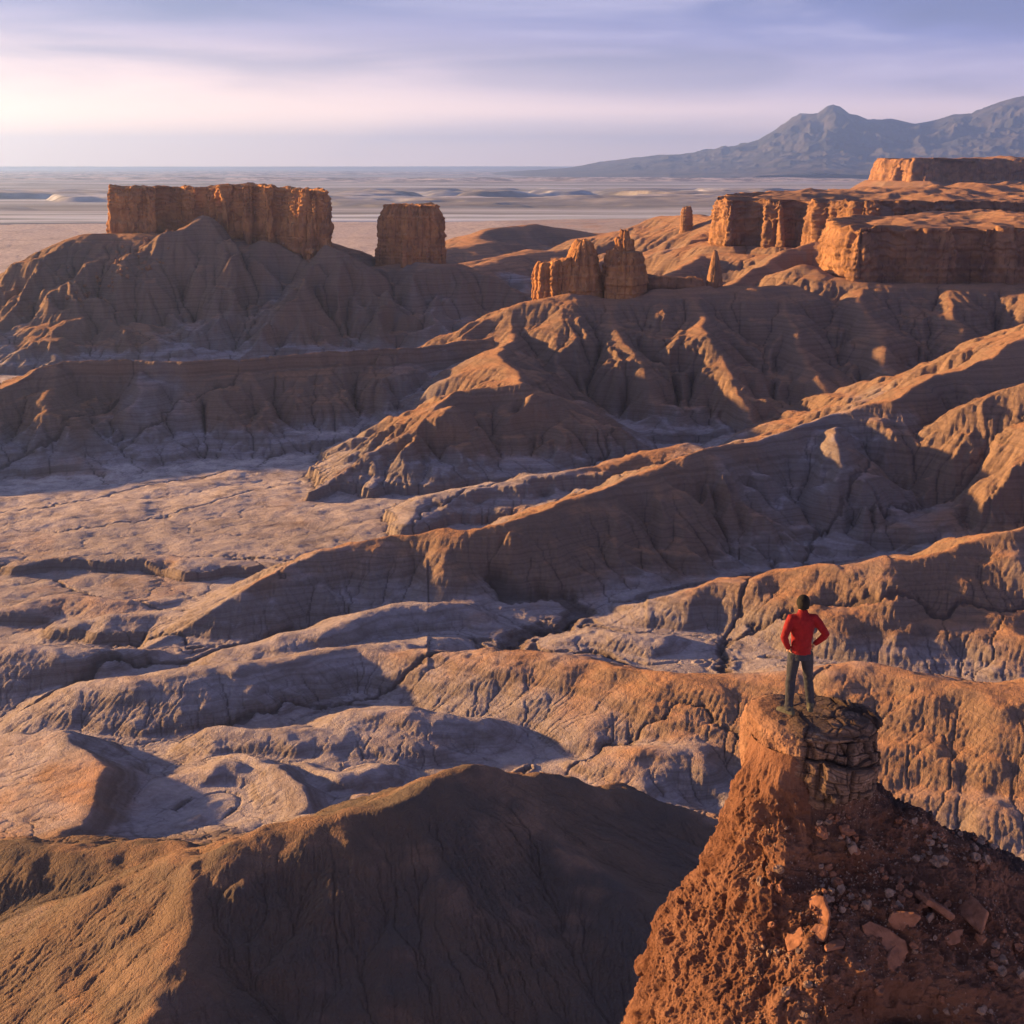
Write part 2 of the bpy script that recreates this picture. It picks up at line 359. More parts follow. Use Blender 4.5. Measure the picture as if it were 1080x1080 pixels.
def washes(z, U, V, r, X, Y):
    wx = X + r * (.007 * fbm(U * 55, V * 40, 603, 3) + .002 * fbm(U * 240, V * 200, 605, 2)); wy = Y + r * (.011 * fbm(U * 55, V * 40, 608, 3) + .004 * fbm(U * 240, V * 200, 609, 2))
    m_ = np.zeros_like(z)
    for pts, w, dep in WASH:
        P = np.array([atz(a, b, 8 if 630 < b < 740 else 6)[:2] for a, b in pts]); rr = np.hypot(P[:, 0], P[:, 1]); aa = np.arctan2(P[:, 0], P[:, 1])
        j0, j1 = np.searchsorted(V[:, 0], [math.log(max(rr.min() * .95, R0)), math.log(rr.max() * 1.05)]); i0, i1 = np.searchsorted(U[0], [aa.min() - .05, aa.max() + .05])
        if j1 <= j0 or i1 <= i0: continue
        x, y = wx[j0:j1, i0:i1], wy[j0:j1, i0:i1]; best = np.full(x.shape, 1e9)
        for k in range(len(P) - 1):
            e = P[k + 1] - P[k]; t = np.clip(((x - P[k][0]) * e[0] + (y - P[k][1]) * e[1]) / (e @ e), 0, 1)
            best = np.minimum(best, np.hypot(x - P[k][0] - t * e[0], y - P[k][1] - t * e[1]))
        g = sstep(w * 1.0, w * .35, best)
        z[j0:j1, i0:i1] -= dep * (.8 * g + .5 * np.exp(-(best / (w * 3)) ** 2)); m_[j0:j1, i0:i1] = np.maximum(m_[j0:j1, i0:i1], g)
    return z, m_
    flat = sstep(.22, .08, slope_of(z, r, U[0, 1] - U[0, 0], 4)) * sstep(1500, 1000, r)
    for k, (fq, wd) in enumerate(((16, .030), (38, .05), (85, .075))):
        n = fbm(U * fq + .35 * fbm(U * fq * 1.7, V * fq, 620 + k, 2), V * fq * .62 + .35 * fbm(U * fq, V * fq * 1.7, 630 + k, 2), 640 + k, 4, .55)
        g = sstep(wd, wd * .2, np.abs(n)) * flat * sstep(-.25, .2, fbm(U * fq * .5, V * fq * .5, 650 + k, 2))
        z = z - g * r * (.0010, .0008, .0005)[k]; m_ = np.maximum(m_, g * (.8, .6, .4)[k])
    return z, m_
print('fluvial', time.time() - T0)
zf = upsample(z, NV, NU); fr = upsample(free, NV, NU); pa_ = upsample(patch, NV, NU)
U, V, r, X, Y = grids(uu, vv)
zf, wm_ = washes(zf, U, V, r, X, Y)
amp_ = fr * pa_ * (.8 + .6 * sstep(450, 600, r)) * (.8 + .2 * sstep(215, 260, r))
cmf = sstep(.01, .10, upsample(crest, NV, NU))
zf = gullies(zf, U, V, r, 7.5, .22, 111, .10, .4, amp_ * cmf * (.4 + .6 * sstep(400, 480, r)), .22)
z1, Ac = fluvial(zf + r * .0006 * fbm(U * 160, V * 130, 55, 5, .6), r, DU, .0025, 1, .5, .0)
z1 = z1 - r * .0006 * fbm(U * 160, V * 130, 55, 5, .6)
st_ = sstep(.10, .24, slope_of(zf, r, DU, 6))
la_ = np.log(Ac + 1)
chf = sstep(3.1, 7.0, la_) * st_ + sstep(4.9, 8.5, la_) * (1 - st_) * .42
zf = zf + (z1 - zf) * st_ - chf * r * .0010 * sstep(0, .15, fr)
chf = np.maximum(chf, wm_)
zf = gullies(zf, U, V, r, 4.4, .26, 113, .10, .5, fr * (.4 + .6 * pa_) * cmf * (1 + .9 * sstep(240, 210, r)), .35)
zf = gullies(zf, U, V, r, 2.9, .16, 115, .10, .5, fr * (.5 + .5 * pa_) * (1 + .9 * sstep(240, 210, r)), .4)
zf += r * DU * .22 * fbm(U / DU / 3.2, V / DU / 3.2, 51, 3) * (.35 + fr * .65) * (.3 + .7 * st_)
print('fine', time.time() - T0)

def grid_mesh(name, X, Y, Z, mat, smooth=True):
    nY, nX = Z.shape
    me = bpy.data.meshes.new(name)
    co = np.empty((nY * nX, 3), np.float32); co[:, 0] = X.ravel(); co[:, 1] = Y.ravel(); co[:, 2] = Z.ravel()
    idx = np.arange(nY * nX, dtype=np.int32).reshape(nY, nX)
    q = np.stack([idx[:-1, :-1], idx[:-1, 1:], idx[1:, 1:], idx[1:, :-1]], -1).reshape(-1, 4)
    me.vertices.add(len(co)); me.vertices.foreach_set('co', co.ravel())
    me.loops.add(q.size); me.loops.foreach_set('vertex_index', q.ravel())
    me.polygons.add(len(q)); me.polygons.foreach_set('loop_start', np.arange(0, q.size, 4, dtype=np.int32))
    if smooth: me.polygons.foreach_set('use_smooth', np.ones(len(q), bool))
    me.update()
    if mat: me.materials.append(mat)
    return me
def add_attr(me, name, arr):
    a = me.attributes.new(name, 'FLOAT', 'POINT'); a.data.foreach_set('value', np.ascontiguousarray(arr, np.float32).ravel())
def link(name, me, parent=None):
    o = bpy.data.objects.new(name, me); col.objects.link(o); o.parent = parent
    return o
# ---------------------------------------------------------------- node helpers
class NT:
    def __init__(s, name):
        s.m = bpy.data.materials.new(name); s.m.use_nodes = True
        s.t = s.m.node_tree; s.t.nodes.clear()
        s.out = s.n('ShaderNodeOutputMaterial')
    def n(s, t, **kw):
        q = s.t.nodes.new(t)
        for k, v in kw.items():
            if k.startswith('i_'): q.inputs[k[2:].replace('_', ' ')].default_value = v
            else: setattr(q, k, v)
        return q
    def l(s, a, b): s.t.links.new(a, b)
    def math(s, op, a, b=None, c=None, clamp=False):
        q = s.n('ShaderNodeMath', operation=op, use_clamp=clamp)
        for i, v in enumerate((a, b, c)):
            if v is None: continue
            if isinstance(v, (int, float)): q.inputs[i].default_value = v
            else: s.l(v, q.inputs[i])
        return q.outputs[0]
    def mix(s, f, a, b, mode='MIX'):
        q = s.n('ShaderNodeMix', data_type='RGBA', blend_type=mode)
        for i, v in ((0, f), (6, a), (7, b)):
            if isinstance(v, (int, float)): q.inputs[i].default_value = v
            elif isinstance(v, tuple): q.inputs[i].default_value = v + (1,) if len(v) == 3 else v
            else: s.l(v, q.inputs[i])
        return q.outputs[2]
    def noise(s, vec, scale, detail=4, rough=.55, dist=0.0):
        q = s.n('ShaderNodeTexNoise'); q.inputs['Scale'].default_value = scale; q.inputs['Detail'].default_value = detail
        q.inputs['Roughness'].default_value = rough; q.inputs['Distortion'].default_value = dist
        if vec is not None: s.l(vec, q.inputs['Vector'])
        return q.outputs['Fac']
    def ramp(s, f, a, b, lo=0.0, hi=1.0):
        q = s.n('ShaderNodeMapRange', interpolation_type='SMOOTHSTEP'); s.l(f, q.inputs['Value'])
        q.inputs['From Min'].default_value = a; q.inputs['From Max'].default_value = b
        q.inputs['To Min'].default_value = lo; q.inputs['To Max'].default_value = hi
        return q.outputs['Result']
    def mapv(s, vec, scale=(1, 1, 1), loc=(0, 0, 0), rot=(0, 0, 0)):
        q = s.n('ShaderNodeMapping'); s.l(vec, q.inputs[0]); q.inputs['Scale'].default_value = scale
        q.inputs['Location'].default_value = loc; q.inputs['Rotation'].default_value = rot
        return q.outputs[0]
    def attr(s, name): return s.n('ShaderNodeAttribute', attribute_name=name).outputs['Fac']
    def pos(s): return s.n('ShaderNodeNewGeometry').outputs['Position']
    def sep(s, v):
        q = s.n('ShaderNodeSeparateXYZ'); s.l(v, q.inputs[0]); return q.outputs
    def bsdf(s, color, rough=.9, bump=None, dist=1.0, strength=1.0, spec=.15):
        b = s.n('ShaderNodeBsdfPrincipled')
        if isinstance(color, tuple): b.inputs['Base Color'].default_value = color + (1,)
        else: s.l(color, b.inputs['Base Color'])
        b.inputs['Specular IOR Level'].default_value = spec
        if isinstance(rough, (int, float)): b.inputs['Roughness'].default_value = rough
        else: s.l(rough, b.inputs['Roughness'])
        if bump is not None:
            q = s.n('ShaderNodeBump'); q.inputs['Distance'].default_value = dist; q.inputs['Strength'].default_value = strength
            s.l(bump, q.inputs['Height']); s.l(q.outputs[0], b.inputs['Normal'])
        s.l(b.outputs[0], s.out.inputs['Surface'])
        return s.m

def ground_material():
    s = NT('badland_clay'); P = s.pos(); x, y, zz = s.sep(P)
    big = s.noise(s.mapv(P, (1, .8, 2.0)), .012, 4, .5)
    mid = s.noise(P, .05, 5, .6, .6)
    fine = s.noise(P, .9, 5, .65)
    grey, rust, brown, pale = (.31, .28, .325), (.325, .185, .125), (.150, .124, .118), (.52, .47, .50)
    rm = s.math('ADD', s.attr('rust'), s.math('MULTIPLY', s.math('SUBTRACT', mid, .5), .9), clamp=True)
    c = s.mix(s.ramp(rm, .25, .75), grey, rust)
    c = s.mix(s.ramp(s.attr('steep'), .25, .7, 0, .65), c, brown)
    # bedding: thin level beds that crop out round every slope
    wz = s.math('ADD', zz, s.math('MULTIPLY', s.noise(P, .03, 3), 5.0))
    bz = s.n('ShaderNodeCombineXYZ'); s.l(wz, bz.inputs[2])
    beds = s.noise(bz.outputs[0], .75, 5, .75)
    c = s.mix(s.ramp(beds, .45, .60, 0, .75), c, s.mix(.6, c, (.09, .06, .05)))
    c = s.mix(s.ramp(beds, .38, .30, 0, .5), c, pale)
    # salt-pale patches on the flats
    c = s.mix(s.math('MULTIPLY', s.attr('pale'), s.ramp(s.noise(P, .12, 6, .7), .35, .62)), c, pale)
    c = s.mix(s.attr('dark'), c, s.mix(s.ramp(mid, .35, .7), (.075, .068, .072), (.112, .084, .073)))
    c = s.mix(s.ramp(fine, .3, .75, 0, .55), c, s.mix(.55, c, (.10, .075, .065)))
    c = s.mix(s.math('MULTIPLY', s.attr('channel'), .65), c, (.07, .052, .05))  # darker channel sediment, plus the shade of fine rills painted into the colour
    gr = s.noise(P, 3.5, 4, .7)
    cr = s.n('ShaderNodeTexVoronoi', feature='DISTANCE_TO_EDGE'); cr.inputs['Scale'].default_value = .8
    s.l(s.mapv(P, (1, .6, 1)), cr.inputs['Vector'])
    crack = s.ramp(cr.outputs['Distance'], .0, .08)
    bh = s.math('ADD', s.math('MULTIPLY', fine, .5), s.math('ADD', s.math('MULTIPLY', gr, .28), s.math('MULTIPLY', crack, .06)))
    return s.bsdf(c, .95, bh, 1.1, .9, .05)

def plain_material():
    s = NT('desert_plain'); P = s.pos()
    st = s.mapv(P, (.14, 1, 1))
    a = s.noise(st, .006, 6, .62, .8); b = s.noise(s.mapv(P, (.12, 1, 1)), .0016, 6, .6, .5)
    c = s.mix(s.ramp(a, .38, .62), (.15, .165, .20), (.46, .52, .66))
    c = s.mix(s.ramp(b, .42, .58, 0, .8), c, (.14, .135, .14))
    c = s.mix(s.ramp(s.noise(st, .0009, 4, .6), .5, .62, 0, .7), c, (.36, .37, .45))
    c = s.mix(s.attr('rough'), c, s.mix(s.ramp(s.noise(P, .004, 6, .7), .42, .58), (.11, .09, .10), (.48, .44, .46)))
    return s.bsdf(c, .95, a, 6, .5, .05)

def cliff_material(name, hi, lo, seam=(.06, .035, .03), scale=1.0):
    s = NT(name); P = s.pos(); x, y, zz = s.sep(P)
    n1 = s.noise(P, .09 * scale, 5, .6)
    col_ = s.noise(s.mapv(P, (1, 1, .07)), .55 * scale, 5, .65)       # upright stains and joints
    bz = s.n('ShaderNodeCombineXYZ')
    s.l(s.math('ADD', zz, s.math('MULTIPLY', s.noise(P, .03 * scale, 2), 1.2)), bz.inputs[2])
    beds = s.noise(bz.outputs[0], .9 * scale, 5, .8)
    c = s.mix(s.ramp(n1, .3, .7), lo, hi)
    c = s.mix(s.ramp(col_, .52, .72, 0, .7), c, seam)
    c = s.mix(s.ramp(beds, .56, .66, 0, .55), c, seam)
    c = s.mix(s.ramp(beds, .36, .30, 0, .5), c, (.50, .38, .30))
    f = s.noise(P, 1.6 * scale, 5, .7)
    bh = s.math('ADD', s.math('MULTIPLY', beds, .8), s.math('ADD', s.math('MULTIPLY', col_, 1.2), s.math('MULTIPLY', f, .6)))
    return s.bsdf(c, .93, bh, 1.0 / scale, .8, .05)

# ---------------------------------------------------------------- world, sun, camera, haze
SUN_EL, SUN_BACK = math.radians(9.7), math.radians(18)     # low, from the left and a little beyond square
sd = Vector((-math.cos(SUN_BACK) * math.cos(SUN_EL), math.sin(SUN_BACK) * math.cos(SUN_EL), math.sin(SUN_EL)))
w = bpy.data.worlds.new('World'); sc.world = w; w.use_nodes = True
t = w.node_tree; t.nodes.clear()
def wn(ty, **k):
    q = t.nodes.new(ty)
    for a, b in k.items(): setattr(q, a, b)
    return q
out = wn('ShaderNodeOutputWorld'); 
sky = wn('ShaderNodeTexSky', sky_type='NISHITA', sun_disc=False)
sky.sun_elevation = SUN_EL; sky.sun_rotation = math.atan2(sd.x, sd.y); sky.altitude = 1500; sky.dust_density = 2.0; sky.ozone_density = 3.0
bgs = wn('ShaderNodeBackground'); bgs.inputs['Strength'].default_value = .06
t.links.new(sky.outputs[0], bgs.inputs[0])
tc = wn('ShaderNodeTexCoord'); sp = wn('ShaderNodeSeparateXYZ'); t.links.new(tc.outputs['Generated'], sp.inputs[0])
def wm(op, a, b=None, clamp=False):
    q = wn('ShaderNodeMath', operation=op, use_clamp=clamp)
    for i, v in enumerate((a, b)):
        if v is None: continue
        if isinstance(v, (int, float)): q.inputs[i].default_value = v
        else: t.links.new(v, q.inputs[i])
    return q.outputs[0]
def wr(f, a, b, lo=0., hi=1.):
    q = wn('ShaderNodeMapRange', interpolation_type='SMOOTHSTEP'); t.links.new(f, q.inputs[0])
    for i, v in enumerate((a, b, lo, hi)): q.inputs[i + 1].default_value = v
    return q.outputs[0]
def wx_(f, a, b):
    q = wn('ShaderNodeMix', data_type='RGBA')
    for i, v in ((0, f), (6, a), (7, b)):
        if isinstance(v, (int, float)): q.inputs[i].default_value = v
        elif isinstance(v, tuple): q.inputs[i].default_value = v + (1,)
        else: t.links.new(v, q.inputs[i])
    return q.outputs[2]
# thin stratus sheet: colour by height above the horizon, warmer towards the low sun; streaky cloud noise
ramp = wn('ShaderNodeValToRGB'); t.links.new(sp.outputs[2], ramp.inputs[0])
ramp.color_ramp.interpolation = 'EASE'
SKYC = [(0.0, (.66, .44, .38)), (.03, (.46, .32, .315)), (.055, (.19, .15, .215)), (.085, (.078, .072, .155)), (.115, (.042, .044, .110)), (.3, (.058, .062, .095)), (1.0, (.050, .054, .072))]
while len(ramp.color_ramp.elements) < len(SKYC): ramp.color_ramp.elements.new(.5)
for e, (p, c) in zip(ramp.color_ramp.elements, SKYC): e.position = p; e.color = c + (1,)
mp = wn('ShaderNodeMapping'); mp.inputs['Scale'].default_value = (1.6, 1.6, 14); t.links.new(tc.outputs['Generated'], mp.inputs[0])
cn = wn('ShaderNodeTexNoise'); cn.inputs['Scale'].default_value = 1.7; cn.inputs['Detail'].default_value = 6; cn.inputs['Roughness'].default_value = .5
cn.inputs['Distortion'].default_value = .4
t.links.new(mp.outputs[0], cn.inputs[0])
warm = wr(wm('MULTIPLY', sp.outputs[0], -1), -.3, .6)
low = wr(sp.outputs[2], .12, .0)
c1 = wx_(wm('MULTIPLY', warm, low), ramp.outputs[0], (.86, .52, .30))
c2 = wx_(wm('MULTIPLY', wr(cn.outputs[0], .42, .62, 0, .75), wr(sp.outputs[2], .02, .09)), c1, (.050, .047, .100))
c3 = wx_(wr(cn.outputs[0], .45, .30, 0, .35), c2, (.26, .215, .27))
bgc = wn('ShaderNodeBackground');  t.links.new(c3, bgc.inputs[0])
bgc.inputs['Strength'].default_value = .88
mx = wn('ShaderNodeMixShader'); mx.inputs[0].default_value = .85
t.links.new(bgs.outputs[0], mx.inputs[1]); t.links.new(bgc.outputs[0], mx.inputs[2]); t.links.new(mx.outputs[0], out.inputs['Surface'])

ld = bpy.data.lights.new('sun', 'SUN'); ld.energy = 5.0; ld.angle = math.radians(1.6); ld.color = (1.0, .54, .17)
lo = bpy.data.objects.new('sun', ld); col.objects.link(lo); lo.rotation_euler = sd.to_track_quat('Z', 'Y').to_euler()
cd = bpy.data.cameras.new('camera'); co_ = bpy.data.objects.new('camera', cd); col.objects.link(co_); sc.camera = co_
cd.sensor_width = 36; cd.lens = 36 * FPX / 1080; cd.clip_start = .1; cd.clip_end = 400000
co_.location = (0, 0, CAMZ); co_.rotation_euler = (math.radians(90) - PITCH, 0, 0)
sc.view_settings.view_transform = 'Standard'; sc.view_settings.look = 'None'; sc.view_settings.exposure = 2.3; sc.view_settings.gamma = 1
sc.cycles.volume_bounces = 1; sc.cycles.max_bounces = 6; sc.cycles.diffuse_bounces = 3

# ---------------------------------------------------------------- ground meshes
gz_v, gz_u = np.gradient(blur(zf, 3), DU)
steep = np.hypot(gz_u / r, gz_v / r)
curv = blur(zf, 6) - blur(zf, 2)
z_s = blur(zf[::4, ::4], 4)
Uq, Vq, rq, Xq, Yq = U[::4, ::4], V[::4, ::4], r[::4, ::4], X[::4, ::4], Y[::4, ::4]
rustn = fbm(Xq / 42, Yq / 60, 61, 4)
rust = .26 + .55 * rustn + .42 * sstep(9, 19, z_s) - .30 * sstep(560, 700, rq) * sstep(14, 6, z_s) * sstep(40, -20, Xq)
rust = np.where(rq > 640, rust + .25 * sstep(18, 45, z_s), rust)
rust = np.maximum(rust, .9 * sstep(75, 88, z_s) * sstep(700, 800, rq))
rust = np.maximum(rust, .95 * sstep(26, 36, z_s) * sstep(120, 190, Xq) * sstep(380, 450, rq))
pale = sstep(.30, .12, blur(steep[::4, ::4], 2)) * (.35 + .65 * sstep(480, 640, rq) * sstep(30, -60, Xq)) * sstep(22, 12, z_s)
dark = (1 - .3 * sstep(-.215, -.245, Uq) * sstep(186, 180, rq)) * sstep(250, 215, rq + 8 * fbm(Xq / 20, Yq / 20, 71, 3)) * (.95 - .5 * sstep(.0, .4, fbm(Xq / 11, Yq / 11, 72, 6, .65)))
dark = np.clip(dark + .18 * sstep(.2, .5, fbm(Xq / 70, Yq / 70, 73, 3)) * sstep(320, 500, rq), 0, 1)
def up4(a):
    ui = np.clip(np.arange(NU) / 4, 0, a.shape[1] - 1.001); vi = np.clip(np.arange(NV) / 4, 0, a.shape[0] - 1.001)
    i, fi = ui.astype(int), ui % 1; j, fj = vi.astype(int), (vi % 1)[:, None]
    t0 = a[:, i] * (1 - fi) + a[:, i + 1] * fi
    return t0[j] * (1 - fj) + t0[j + 1] * fj
me = grid_mesh('terrain', X, Y, zf, ground_material())
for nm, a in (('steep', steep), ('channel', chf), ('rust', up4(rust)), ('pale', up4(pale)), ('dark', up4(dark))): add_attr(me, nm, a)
terrain = link('terrain', me); terrain['kind'] = 'structure'

# hillside below the viewpoint, down to the valley
un = np.linspace(-1.5, 1.5, 300); rn = np.linspace(3, R0 + 2.5, 240)
Un, Rn = np.meshgrid(un, rn); Xn, Yn = Rn * np.sin(Un), Rn * np.cos(Un)
edge = np.interp(np.clip(Un, -TH, TH), uu, zf[2])
hz = np.minimum(CAMZ - 7 - .78 * Rn, 117) 
hz = np.maximum(hz, 12) + .9 * fbm(Xn / 6, Yn / 6, 91, 5) * sstep(5, 30, Rn)
k = sstep(R0 - 22, R0 + 1, Rn)
hz = hz * (1 - k) + (edge - .02 - 1.2 * sstep(R0, R0 + 2.5, Rn)) * k
hm = grid_mesh('hillside', Xn, Yn, hz, me.materials[0])
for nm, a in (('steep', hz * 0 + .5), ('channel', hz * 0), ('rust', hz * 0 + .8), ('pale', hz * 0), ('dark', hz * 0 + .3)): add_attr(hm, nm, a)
hill = link('hillside', hm); hill['kind'] = 'structure'

# the far plain, out to the horizon
ul = np.linspace(-1.45, 1.45, 1300); rl_ = np.exp(np.linspace(math.log(500), math.log(50000), 1400))
Ul, Rl = np.meshgrid(ul, rl_); Xl, Yl = Rl * np.sin(Ul), Rl * np.cos(Ul)
inside = sstep(TH, TH - .01, np.abs(Ul)) * sstep(R1 + 10, R1 - 60, Rl)
pl = 2.5 + 1.0 * ridged(Xl / 260, Yl / 150, 201, 5) * sstep(1500, 3500, Rl) * sstep(9000, 5000, Rl)
rough = sstep(8000, 12000, Rl) * sstep(60000, 30000, Rl) * sstep(-.1, .35, fbm(Xl / 5200, Yl / 2600, 211, 4) + .25 * sstep(-2000, 6000, Xl))
pl += rough * (6 + 20 * np.maximum(ridged(Xl / 900, Yl / 700, 205, 5), 0) * 1.2)
r2 = sstep(4200, 5200, Rl) * sstep(9000, 6500, Rl) * sstep(.12, .2, fbm(Xl / 900, Yl / 700, 231, 4)); 
pl += r2 * 22 * (1 + .5 * fbm(Xl / 200, Yl / 160, 233, 4)); rough = np.maximum(rough, r2 * .35)
pl += 105 * sstep(34000, 46000, Rl) * sstep(-.1, .0, fbm(Xl / 22000, Yl / 16000, 221, 3))
pl = np.where(Rl < 1500, -6, pl); pl = pl * (1 - inside) - 20 * inside
pm_ = grid_mesh('plain', Xl, Yl, pl, plain_material()); add_attr(pm_, 'rough', rough)
plain = link('plain', pm_); plain['kind'] = 'structure'
# ---------------------------------------------------------------- 3-D noise for rock surfaces
def _h3(ix, iy, iz, seed): return _h(ix + iz * 7919, iy - iz * 104729, seed)
def vn3(p, s, seed=0):
    q = p * s; f = np.floor(q); i = f.astype(np.int64); t = (q - f); t = t * t * (3 - 2 * t)
    o = 0
    for dz in (0, 1):
        wz = t[..., 2] if dz else 1 - t[..., 2]
        for dy in (0, 1):
            wy = t[..., 1] if dy else 1 - t[..., 1]
            for dx in (0, 1):
                wx = t[..., 0] if dx else 1 - t[..., 0]
                o = o + wx * wy * wz * _h3(i[..., 0] + dx, i[..., 1] + dy, i[..., 2] + dz, seed)
    return o * 2 - 1
def fb3(p, s, seed=0, octv=4, gain=.5, rid=False):
    o, a, tt = 0, 1., 0
    for k in range(octv):
        v = vn3(p, s * 2.07 ** k, seed + k)
        if rid: v = 1 - 2 * np.abs(v)
        o = o + a * v; tt += a; a *= gain
    return o / tt
def cell3(p, s, seed=0):
    """distance to the two nearest seeds and a value for the nearest: broken blocks"""
    q = p * s; i = np.floor(q).astype(np.int64)
    f1 = np.full(q.shape[:-1], 9.); f2 = f1.copy(); idv = np.zeros_like(f1)
    for dz in (-1, 0, 1):
        for dy in (-1, 0, 1):
            for dx in (-1, 0, 1):
                a, b, c = i[..., 0] + dx, i[..., 1] + dy, i[..., 2] + dz
                hx, hy, hz = _h3(a, b, c, seed), _h3(a, b, c, seed + 1), _h3(a, b, c, seed + 2)
                d = np.sqrt((a + hx - q[..., 0]) ** 2 + (b + hy - q[..., 1]) ** 2 + (c + hz - q[..., 2]) ** 2)
                m = d < f1
                f2 = np.where(m, f1, np.minimum(f2, d)); f1 = np.where(m, d, f1); idv = np.where(m, _h3(a, b, c, seed + 3), idv)
    return f1, f2, idv

def tube_mesh(name, G, mat, close_u=True):
    """G: rings x around x 3"""
    nr, nc, _ = G.shape
    me = bpy.data.meshes.new(name); co = G.reshape(-1, 3).astype(np.float32)
    idx = np.arange(nr * nc, dtype=np.int32).reshape(nr, nc)
    j = np.concatenate([idx, idx[:, :1]], 1) if close_u else idx
    q = np.stack([j[:-1, :-1], j[:-1, 1:], j[1:, 1:], j[1:, :-1]], -1).reshape(-1, 4)
    me.vertices.add(len(co)); me.vertices.foreach_set('co', co.ravel())
    me.loops.add(q.size); me.loops.foreach_set('vertex_index', q.ravel())
    me.polygons.add(len(q)); me.polygons.foreach_set('loop_start', np.arange(0, q.size, 4, dtype=np.int32))
    me.polygons.foreach_set('use_smooth', np.ones(len(q), bool)); me.update()
    if mat: me.materials.append(mat)
    return me

def rock_body(name, plan, z0, z1, mat, seed, ds=.6, dz=.6, taper=.08, butt=4., bw=26., flute=2.2, fw=8., rimr=2.5, profile=None, topn=1.2, capdrop=0., parent=None, medial=None, topz=None, ledge=.5, block=0):
    """a free-standing cliff-sided rock: closed plan outline, vertical flutes, level ledges, broken rim and top"""
    P = np.array(plan, float)
    # round the outline (Chaikin) and step along it evenly
    for _ in range(2):
        Q = np.roll(P, -1, 0); P = np.stack([.75 * P + .25 * Q, .25 * P + .75 * Q], 1).reshape(-1, 2)
    area = np.sum(P[:, 0] * np.roll(P[:, 1], -1) - np.roll(P[:, 0], -1) * P[:, 1])
    if area < 0: P = P[::-1]
    L = np.concatenate([[0], np.cumsum(np.hypot(*(np.roll(P, -1, 0) - P).T))]); n = int(L[-1] / ds)
    s = np.arange(n) * L[-1] / n; Pc = np.vstack([P, P[:1]])
    X_, Y_ = np.interp(s, L, Pc[:, 0]), np.interp(s, L, Pc[:, 1])
    tx, ty = np.roll(X_, -2) - np.roll(X_, 2), np.roll(Y_, -2) - np.roll(Y_, 2); tl = np.hypot(tx, ty)
    nx, ny = ty / tl, -tx / tl
    for _ in range(int(2.5 / ds) + 1):
        nx = (np.roll(nx, 1) + nx * 2 + np.roll(nx, -1)) / 4; ny = (np.roll(ny, 1) + ny * 2 + np.roll(ny, -1)) / 4
    cx, cy = X_.mean(), Y_.mean()
    nz = max(8, int((z1 - z0) / dz)); hz = np.linspace(0, 1, nz)
    Z = z0 + (z1 - z0) * hz[:, None] + 0 * X_[None]
    base = np.stack([X_[None] + 0 * Z, Y_[None] + 0 * Z, Z * .13], -1)
    d = butt * fb3(base, 1 / bw, seed, 3) + flute * (1.3 * np.abs(fb3(base * [1, 1, .5], 1 / fw, seed + 20, 2)) ** .8 * 1.6 - .7)
    d = d + flute * .4 * fb3(base * [1, 1, 1.6], 3.2 / fw, seed + 30, 3)
    raw = np.stack([base[..., 0], base[..., 1], Z], -1)
    if block:
        q_ = raw + 1.5 * np.stack([fb3(raw, .08, seed + 80, 2), fb3(raw, .08, seed + 81, 2), 0 * Z], -1)
        for bs, ba in ((block, .30), (block * .42, .26)):
            f1, f2, idv = cell3(q_ * [1 / bs, 1 / bs, .55 / bs], 1., seed + 90)
            d = d + bs * ba * (idv - .5) - bs * .10 * sstep(.12, 0, f2 - f1)
    led = np.interp(Z[:, 0], np.arange(z0 - 2, z1 + 3, .9), vnoise(np.arange(z0 - 2, z1 + 3, .9) * .9, np.full(len(np.arange(z0 - 2, z1 + 3, .9)), 3.3), seed + 40))
    led = np.sign(led) * np.abs(led) ** .6
    d = d + ledge * led[:, None] + .5 * ledge * fb3(raw, .35, seed + 50, 3)
    d = d - taper * (Z - z0) - rimr * sstep(.80, 1.0, hz)[:, None] ** 2
    f = np.ones(nz) if profile is None else np.interp(hz, [p[0] for p in profile], [p[1] for p in profile])
    GX = cx + (X_ - cx)[None] * f[:, None] + nx[None] * d * np.minimum(1, f * 1.3)[:, None]
    GY = cy + (Y_ - cy)[None] * f[:, None] + ny[None] * d * np.minimum(1, f * 1.3)[:, None]
    rim = topn * 1.4 * vnoise(X_ / 7, Y_ / 7, seed + 60) + topn * vnoise(X_ / 2.2, Y_ / 2.2, seed + 61)
    if topz is not None: rim = rim + topz(X_, Y_)
    Z = Z + rim[None] * sstep(.35, 1, hz)[:, None]
    side = np.stack([GX, GY, Z], -1)
    # top: rings drawn in towards the spine
    if medial is None: mx_, my_ = np.full(n, GX[-1].mean()), np.full(n, GY[-1].mean())
    else:
        M = np.array(medial, float); bd = np.full(n, 1e9); mx_ = np.zeros(n); my_ = np.zeros(n)
        for k in range(len(M) - 1):
            e = M[k + 1] - M[k]; tq = np.clip(((X_ - M[k][0]) * e[0] + (Y_ - M[k][1]) * e[1]) / (e @ e), 0, 1)
            dd = np.hypot(X_ - M[k][0] - tq * e[0], Y_ - M[k][1] - tq * e[1]); m = dd < bd
            bd = np.where(m, dd, bd); mx_ = np.where(m, M[k][0] + tq * e[0], mx_); my_ = np.where(m, M[k][1] + tq * e[1], my_)
    ts = np.linspace(0, 1, 26)[1:] ** 1.3
    tops = []
    for t_ in ts:
        x = GX[-1] + (mx_ - GX[-1]) * t_; y = GY[-1] + (my_ - GY[-1]) * t_
        zt = Z[-1] * (1 - t_) + (z1 + (topz(mx_, my_) if topz is not None else 0)) * t_
        zt = zt + topn * (fbm(x / 5, y / 5, seed + 70, 4)) * min(1, t_ * 6) - capdrop * sstep(0, .3, t_)
        tops.append(np.stack([x, y, zt], -1))
